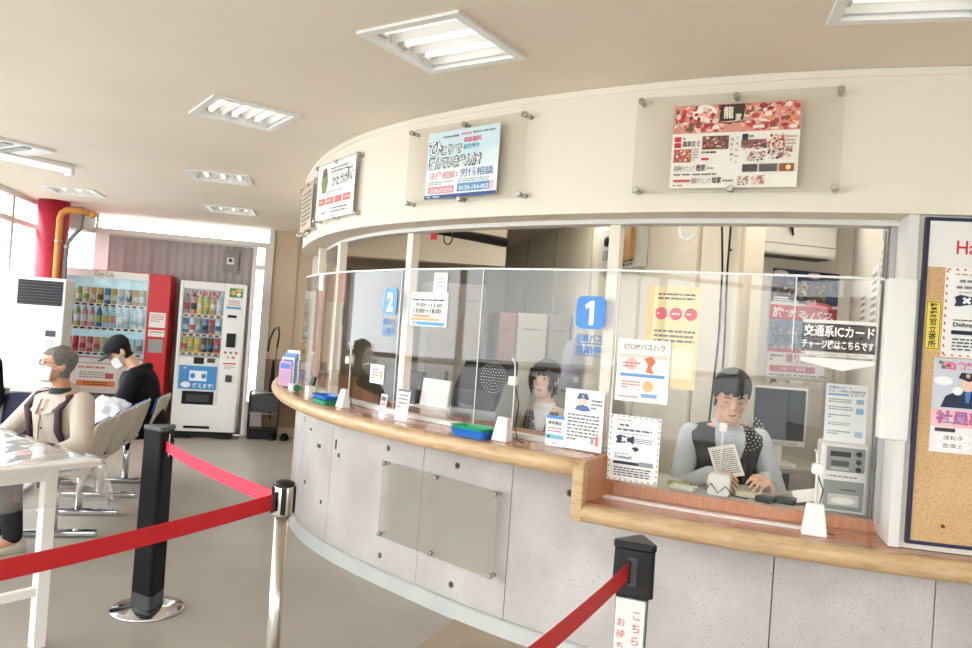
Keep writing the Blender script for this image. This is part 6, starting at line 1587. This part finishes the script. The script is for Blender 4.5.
# monitor on small desk behind the man
dkp = Vector((1.64, 4.28, 0))
d3 = thing('side_desk', 'grey side desk carrying the dark monitor behind the clerk in the vest', 'desk', dkp, RA)
obj('desk_top', MB().box(-.11, -.2, .80, .34, .30, .825), mat('desk_grey', (186, 184, 176)), d3)
for x in (-.09, .32):
    for y in (-.18, .28): obj('leg', MB().box(x - .015, y - .015, 0, x + .015, y + .015, .80), M_DGREY, d3)
mo = thing('monitor', 'dark screen monitor with white bezel behind the clerk in the vest', 'monitor', (1.66, 4.24, .826), RA - rad(18))
obj('bezel', MB().box(-.165, 0, .10, .165, .035, .43), M_WHITE, mo, bevel=.006); obj('screen', MB().box(-.15, -.003, .135, .15, -.0005, .418), mat('screen_dark', (28, 38, 48), .2), mo); obj('stand', MB().box(-.04, .005, .012, .04, .03, .1), M_WHITE, mo); obj('foot', MB().box(-.1, -.06, 0, .1, .08, .012), M_WHITE, mo)
obj('bezel_label', MB().box(-.12, -.002, .112, .12, -.0005, .122), M_LGREY, mo)
# office chairs behind clerks
for lab, p_, rz in (('dark red office chair under the clerk in the vest', mpos, rad(-6)), ('dark office chair under the clerk in the cardigan', wpos, rad(-16))):
    t = thing('office_chair', lab, 'chair', (p_.x, p_.y, 0), rz)
    c_ = mat('office_red', (96, 34, 46), .8, noise=.06) if 'red' in lab else mat('office_dark', (52, 52, 58), .8, noise=.06)
    obj('seat', MB().rbox(-.22, -.2, .42, .22, .22, .475, .05, 'z'), c_, t, bevel=.01)
    obj('backrest', MB().rbox(-.2, .21, .5, .2, .26, .86, .06, 'y'), c_, t, bevel=.01)
    obj('column', MB().lathe([(.025, .06), (.025, .419)], 12), M_CHROME, t)
    obj('back_bar', MB().tube([(0, .18, .41), (0, .275, .44), (0, .275, .6)], .014, 8), M_BLACK, t)
    for k in range(5):
        a = 2 * pi * k / 5; lg = obj('base_arm', MB().tube([(0, 0, .07), (.26 * cos(a), .26 * sin(a), .055)], .016, 8), M_BLACK, t)
        obj('caster', MB().ell((.27 * cos(a), .27 * sin(a), .025), .022, .022, .025, None, 10, 7), M_BLACK, lg)
# panel on the side wall, wood phone, cables
pw = R2(2.298, 5.42); 
ep2 = thing('telephone_panel', 'grey wall control panel with a tan handset hung on the office side wall', 'control panel', (pw.x, pw.y, 1.99), RA - pi / 2)
obj('panel', MB().box(-.42, -.05, 0, .42, 0, .34), M_LGREY, ep2, bevel=.004)
obj('handset', MB().rbox(.0, -.085, .05, .30, -.051, .30, .03), mat('handset_tan', (178, 138, 74), .5, noise=.05), ep2)
obj('dial', MB().lathe([(.04, 0), (.04, .012), (.02, .016)], 18, mtx=Matrix.Translation((-.24, -.0505, .24)) @ Matrix.Rotation(pi / 2, 4, 'X')), M_BLACK, ep2)
obj('switch', MB().box(-.30, -.058, .09, -.2, -.0505, .17), M_GREY, ep2)
for i in range(6): obj('indicator', MB().box(-.1 + .07 * i, -.054, .022, -.07 + .07 * i, -.0505, .036), M_DGREY, ep2)
cp_ = R2(2.275, 3.86)
cb = obj('cable', MB().tube([(0, 0, 2.49), (.0, .02, 2.2), (-.01, 0, 1.9), (.004, .01, 1.5), (0, 0, .9)], .006, 6), M_BLACK, None, (cp_.x, cp_.y, 0)); tag(cb, 'black cable hanging down the end of the office side wall', 'cable', 'hanging black cables')
obj('cable_tie', MB().lathe([(.009, 2.0), (.009, 2.012)], 8), M_BLACK, cb)
cp_ = R2(2.275, 3.95)
cb = obj('cable', MB().tube([(0, 0, 2.49), (-.02, -.02, 2.2), (.0, -.03, 1.9), (.02, .02, 1.5), (-.02, -.02, .9)], .006, 6), M_BLACK, None, (cp_.x, cp_.y, 0)); tag(cb, 'black cable crossing another on the office side wall', 'cable', 'hanging black cables')
obj('cable_tie', MB().lathe([(.009, 1.7), (.009, 1.712)], 8, (.01, 0, 0)), M_BLACK, cb)
# alcove: wall unit and travel poster
q = R2(2.95, 4.40)
wu = thing('wall_unit', 'white wall air conditioner above the travel poster', 'air conditioner', (q.x - .06, q.y - .02, 2.06), RA)
obj('casing', MB().rbox(-.40, -.18, 0, .34, -.0005, .27, .03, 'x'), M_WHITE, wu); obj('air_slot', MB().box(-.36, -.17, -.006, .30, -.05, -.0005), M_DGREY, wu); obj('seam_line', MB().box(-.39, -.183, .07, .33, -.1805, .076), M_GREY, wu)
obj('wire_bundle', MB().tube([(-.2, -.16, .30), (-.12, -.19, .285), (-.02, -.2, .27), (.0, -.2, .2), (.01, -.2, .13), (-.01, -.2, .18), (.02, -.2, .26), (.1, -.19, .29), (.2, -.19, .28), (.22, -.2, .2)], .008, 6), M_BLACK, wu)
pp_ = Vector((2.082, 4.985, 1.22)); BRN = [(60, 52, 48), (96, 78, 62), (140, 110, 84), (46, 44, 50), (176, 148, 110)]
BLS = [(96, 120, 150), (140, 150, 160), (70, 86, 110), (176, 170, 160), (110, 104, 96)]
sheet('poster', 'travel poster with red title band and night photos on the alcove wall', 'poster', .50, .775, pp_, RA, (240, 238, 234), [
    ('r', 0, 0, 1, .28, (38, 54, 110)), ('m', 0, .07, .55, .28, BRN, 40, 31, 0), ('r', .5, .1, .82, .28, (92, 66, 50)), ('m', .5, .1, .82, .28, BRN, 26, 32, 0), ('m', .80, .0, 1, .2, [(60, 90, 60), (90, 116, 70), (40, 56, 46)], 26, 33, 0),
    ('e', .12, .035, .11, .025, (240, 230, 232)), ('e', .62, .035, .11, .025, (240, 230, 232)),
    ('r', .04, .235, .40, .29, (238, 236, 230)), ('l', .06, .245, .38, .28, 2, (70, 66, 64)), ('e', .72, .29, .20, .03, (226, 110, 120)),
    ('r', 0, .305, 1, .425, (196, 44, 70)), ('t', .03, .32, .20, .41, '旅', (250, 246, 246), .03), ('t', .22, .335, .95, .405, 'するバス', (250, 246, 246), .02),
    ('r', 0, .425, .52, .68, (116, 140, 170)), ('m', .0, .47, .52, .68, BLS, 40, 34, 0), ('r', .54, .44, 1, .66, (222, 216, 206)), ('l', .58, .46, .96, .64, 5, (180, 110, 110)), ('r', 0, .67, .55, .70, (196, 70, 90)),
    ('l', .04, .715, .24, .78, 2, (120, 110, 112)), ('t', .27, .71, .72, .79, '乗り放題', (202, 48, 76), .015), ('r', .04, .815, .72, .865, (196, 44, 70)), ('t', .2, .825, .58, .855, '共通フリー乗車券', (250, 240, 240)), ('l', .04, .88, .9, .905, 1, (110, 110, 110)),
    ('t', .05, .93, .17, .97, 'JR', (60, 60, 60), .03), ('t', .28, .935, .36, .965, '市', (80, 90, 80)), ('t', .55, .935, .78, .965, '函館バス', (196, 70, 90))], th=.003)
# papers on the partition (facing the clerk's window)
for i, (s_, z, w_, h_, lab, els) in enumerate(((.75, 1.40, .26, .50, 'long white notice on the office partition', [('l', .1, .05, .9, .95, 12, (160, 160, 164))]), (1.25, 1.42, .28, .40, 'white list taped to the far office partition', [('l', .1, .06, .9, .9, 9, (150, 150, 150))]), (.45, 1.75, .20, .34, 'pale blue memo high on the office partition', [('r', .1, .1, .9, .3, (120, 170, 210)), ('l', .1, .4, .9, .9, 5, (150, 160, 170))]))):
    pd = Vector((cos(PART_ROT), sin(PART_ROT), 0)); nrm = Vector((-pd.y, pd.x, 0))
    q = Vector((1.60, 2.97, 0)) + pd * s_ + nrm * .002
    sheet('notice', lab, 'notice', w_, h_, (q.x, q.y, z), PART_ROT + pi, (244, 244, 242) if i != 2 else (226, 236, 242), els)
# small things hanging under the window head
q = pol(4.12, 243.1, 1.90)
lo = obj('tape_loop', MB().tube([(-.035, 0, .07), (-.03, 0, .02), (0, 0, 0), (.03, 0, .02), (.035, 0, .07)], .01, 8), M_WHITE, None, q, wfr(243.1)); tag(lo, 'white tape loop hanging from the window head', 'loop')
q = pol(4.10, 224.3, 1.90)
lo = obj('key_ring', MB().tube([(.035 * cos(2 * pi * k / 16), 0, .035 + .035 * sin(2 * pi * k / 16)) for k in range(16)], .004, 6, True), M_BLACK, None, q, wfr(224.3)); tag(lo, 'black ring hanging from the window head', 'ring')
q = pol(4.10, 222.6, 1.93)
lo = obj('tag', MB().box(-.025, -.002, 0, .025, .002, .04), mat('tag_red', (206, 36, 40), .5), None, q, wfr(222.6)); tag(lo, 'small red tag hanging from the window head', 'tag')
q = Vector((-.45, 5.0, 2.05))
dl = thing('lamp_arm', 'black jointed ceiling arm in the dark left part of the office', 'ceiling arm', (-.62, 5.2, CEIL - .004), rad(10))
obj('mount', MB().box(-.08, -.08, -.05, .08, .08, -.0005), M_BLACK, dl); obj('post', MB().tube([(0, 0, -.05), (0, 0, -.33)], .02, 10), M_BLACK, dl); obj('arm', MB().tube([(.75, .1, -.40), (.0, 0, -.34), (-.35, -.05, -.5)], .035, 10), M_BLACK, dl)

# low cabinet with a rounded appliance beside the lockers
p_ = R2(1.78, 5.22)
lc_ = thing('cabinet', 'low grey cabinet behind the clerk in the cardigan', 'cabinet', (p_.x, p_.y, 0), RA)
obj('body', MB().box(-.1, 0, 0, .42, .34, 1.04), mat('locker_dgrey', (150, 146, 138), .5), lc_)
for x in (-.095, .165):
    dr = obj('door', MB().box(x, -.014, .04, x + .25, -.0005, 1.0), mat('locker_dgrey', (150, 146, 138), .5), lc_, bevel=.003)
    obj('handle', MB().box(x + .2, -.024, .55, x + .22, -.0145, .66), M_DGREY, dr)
q = R2(1.93, 5.38)
ap_ = thing('appliance', 'lavender grey rounded appliance on the low cabinet', 'appliance', (q.x, q.y, 1.042), RA)
obj('body', MB().lathe([(.07, 0), (.085, .01), (.085, .2), (.078, .3), (.055, .37), (.02, .395)], 24), mat('appliance_grey', (150, 146, 160), .5, noise=.04), ap_)
obj('base_ring', MB().lathe([(.09, 0), (.092, .012), (.088, .02)], 24), M_DGREY, ap_)
obj('switch', MB().box(-.02, -.09, .08, .02, -.082, .12), M_LGREY, ap_)
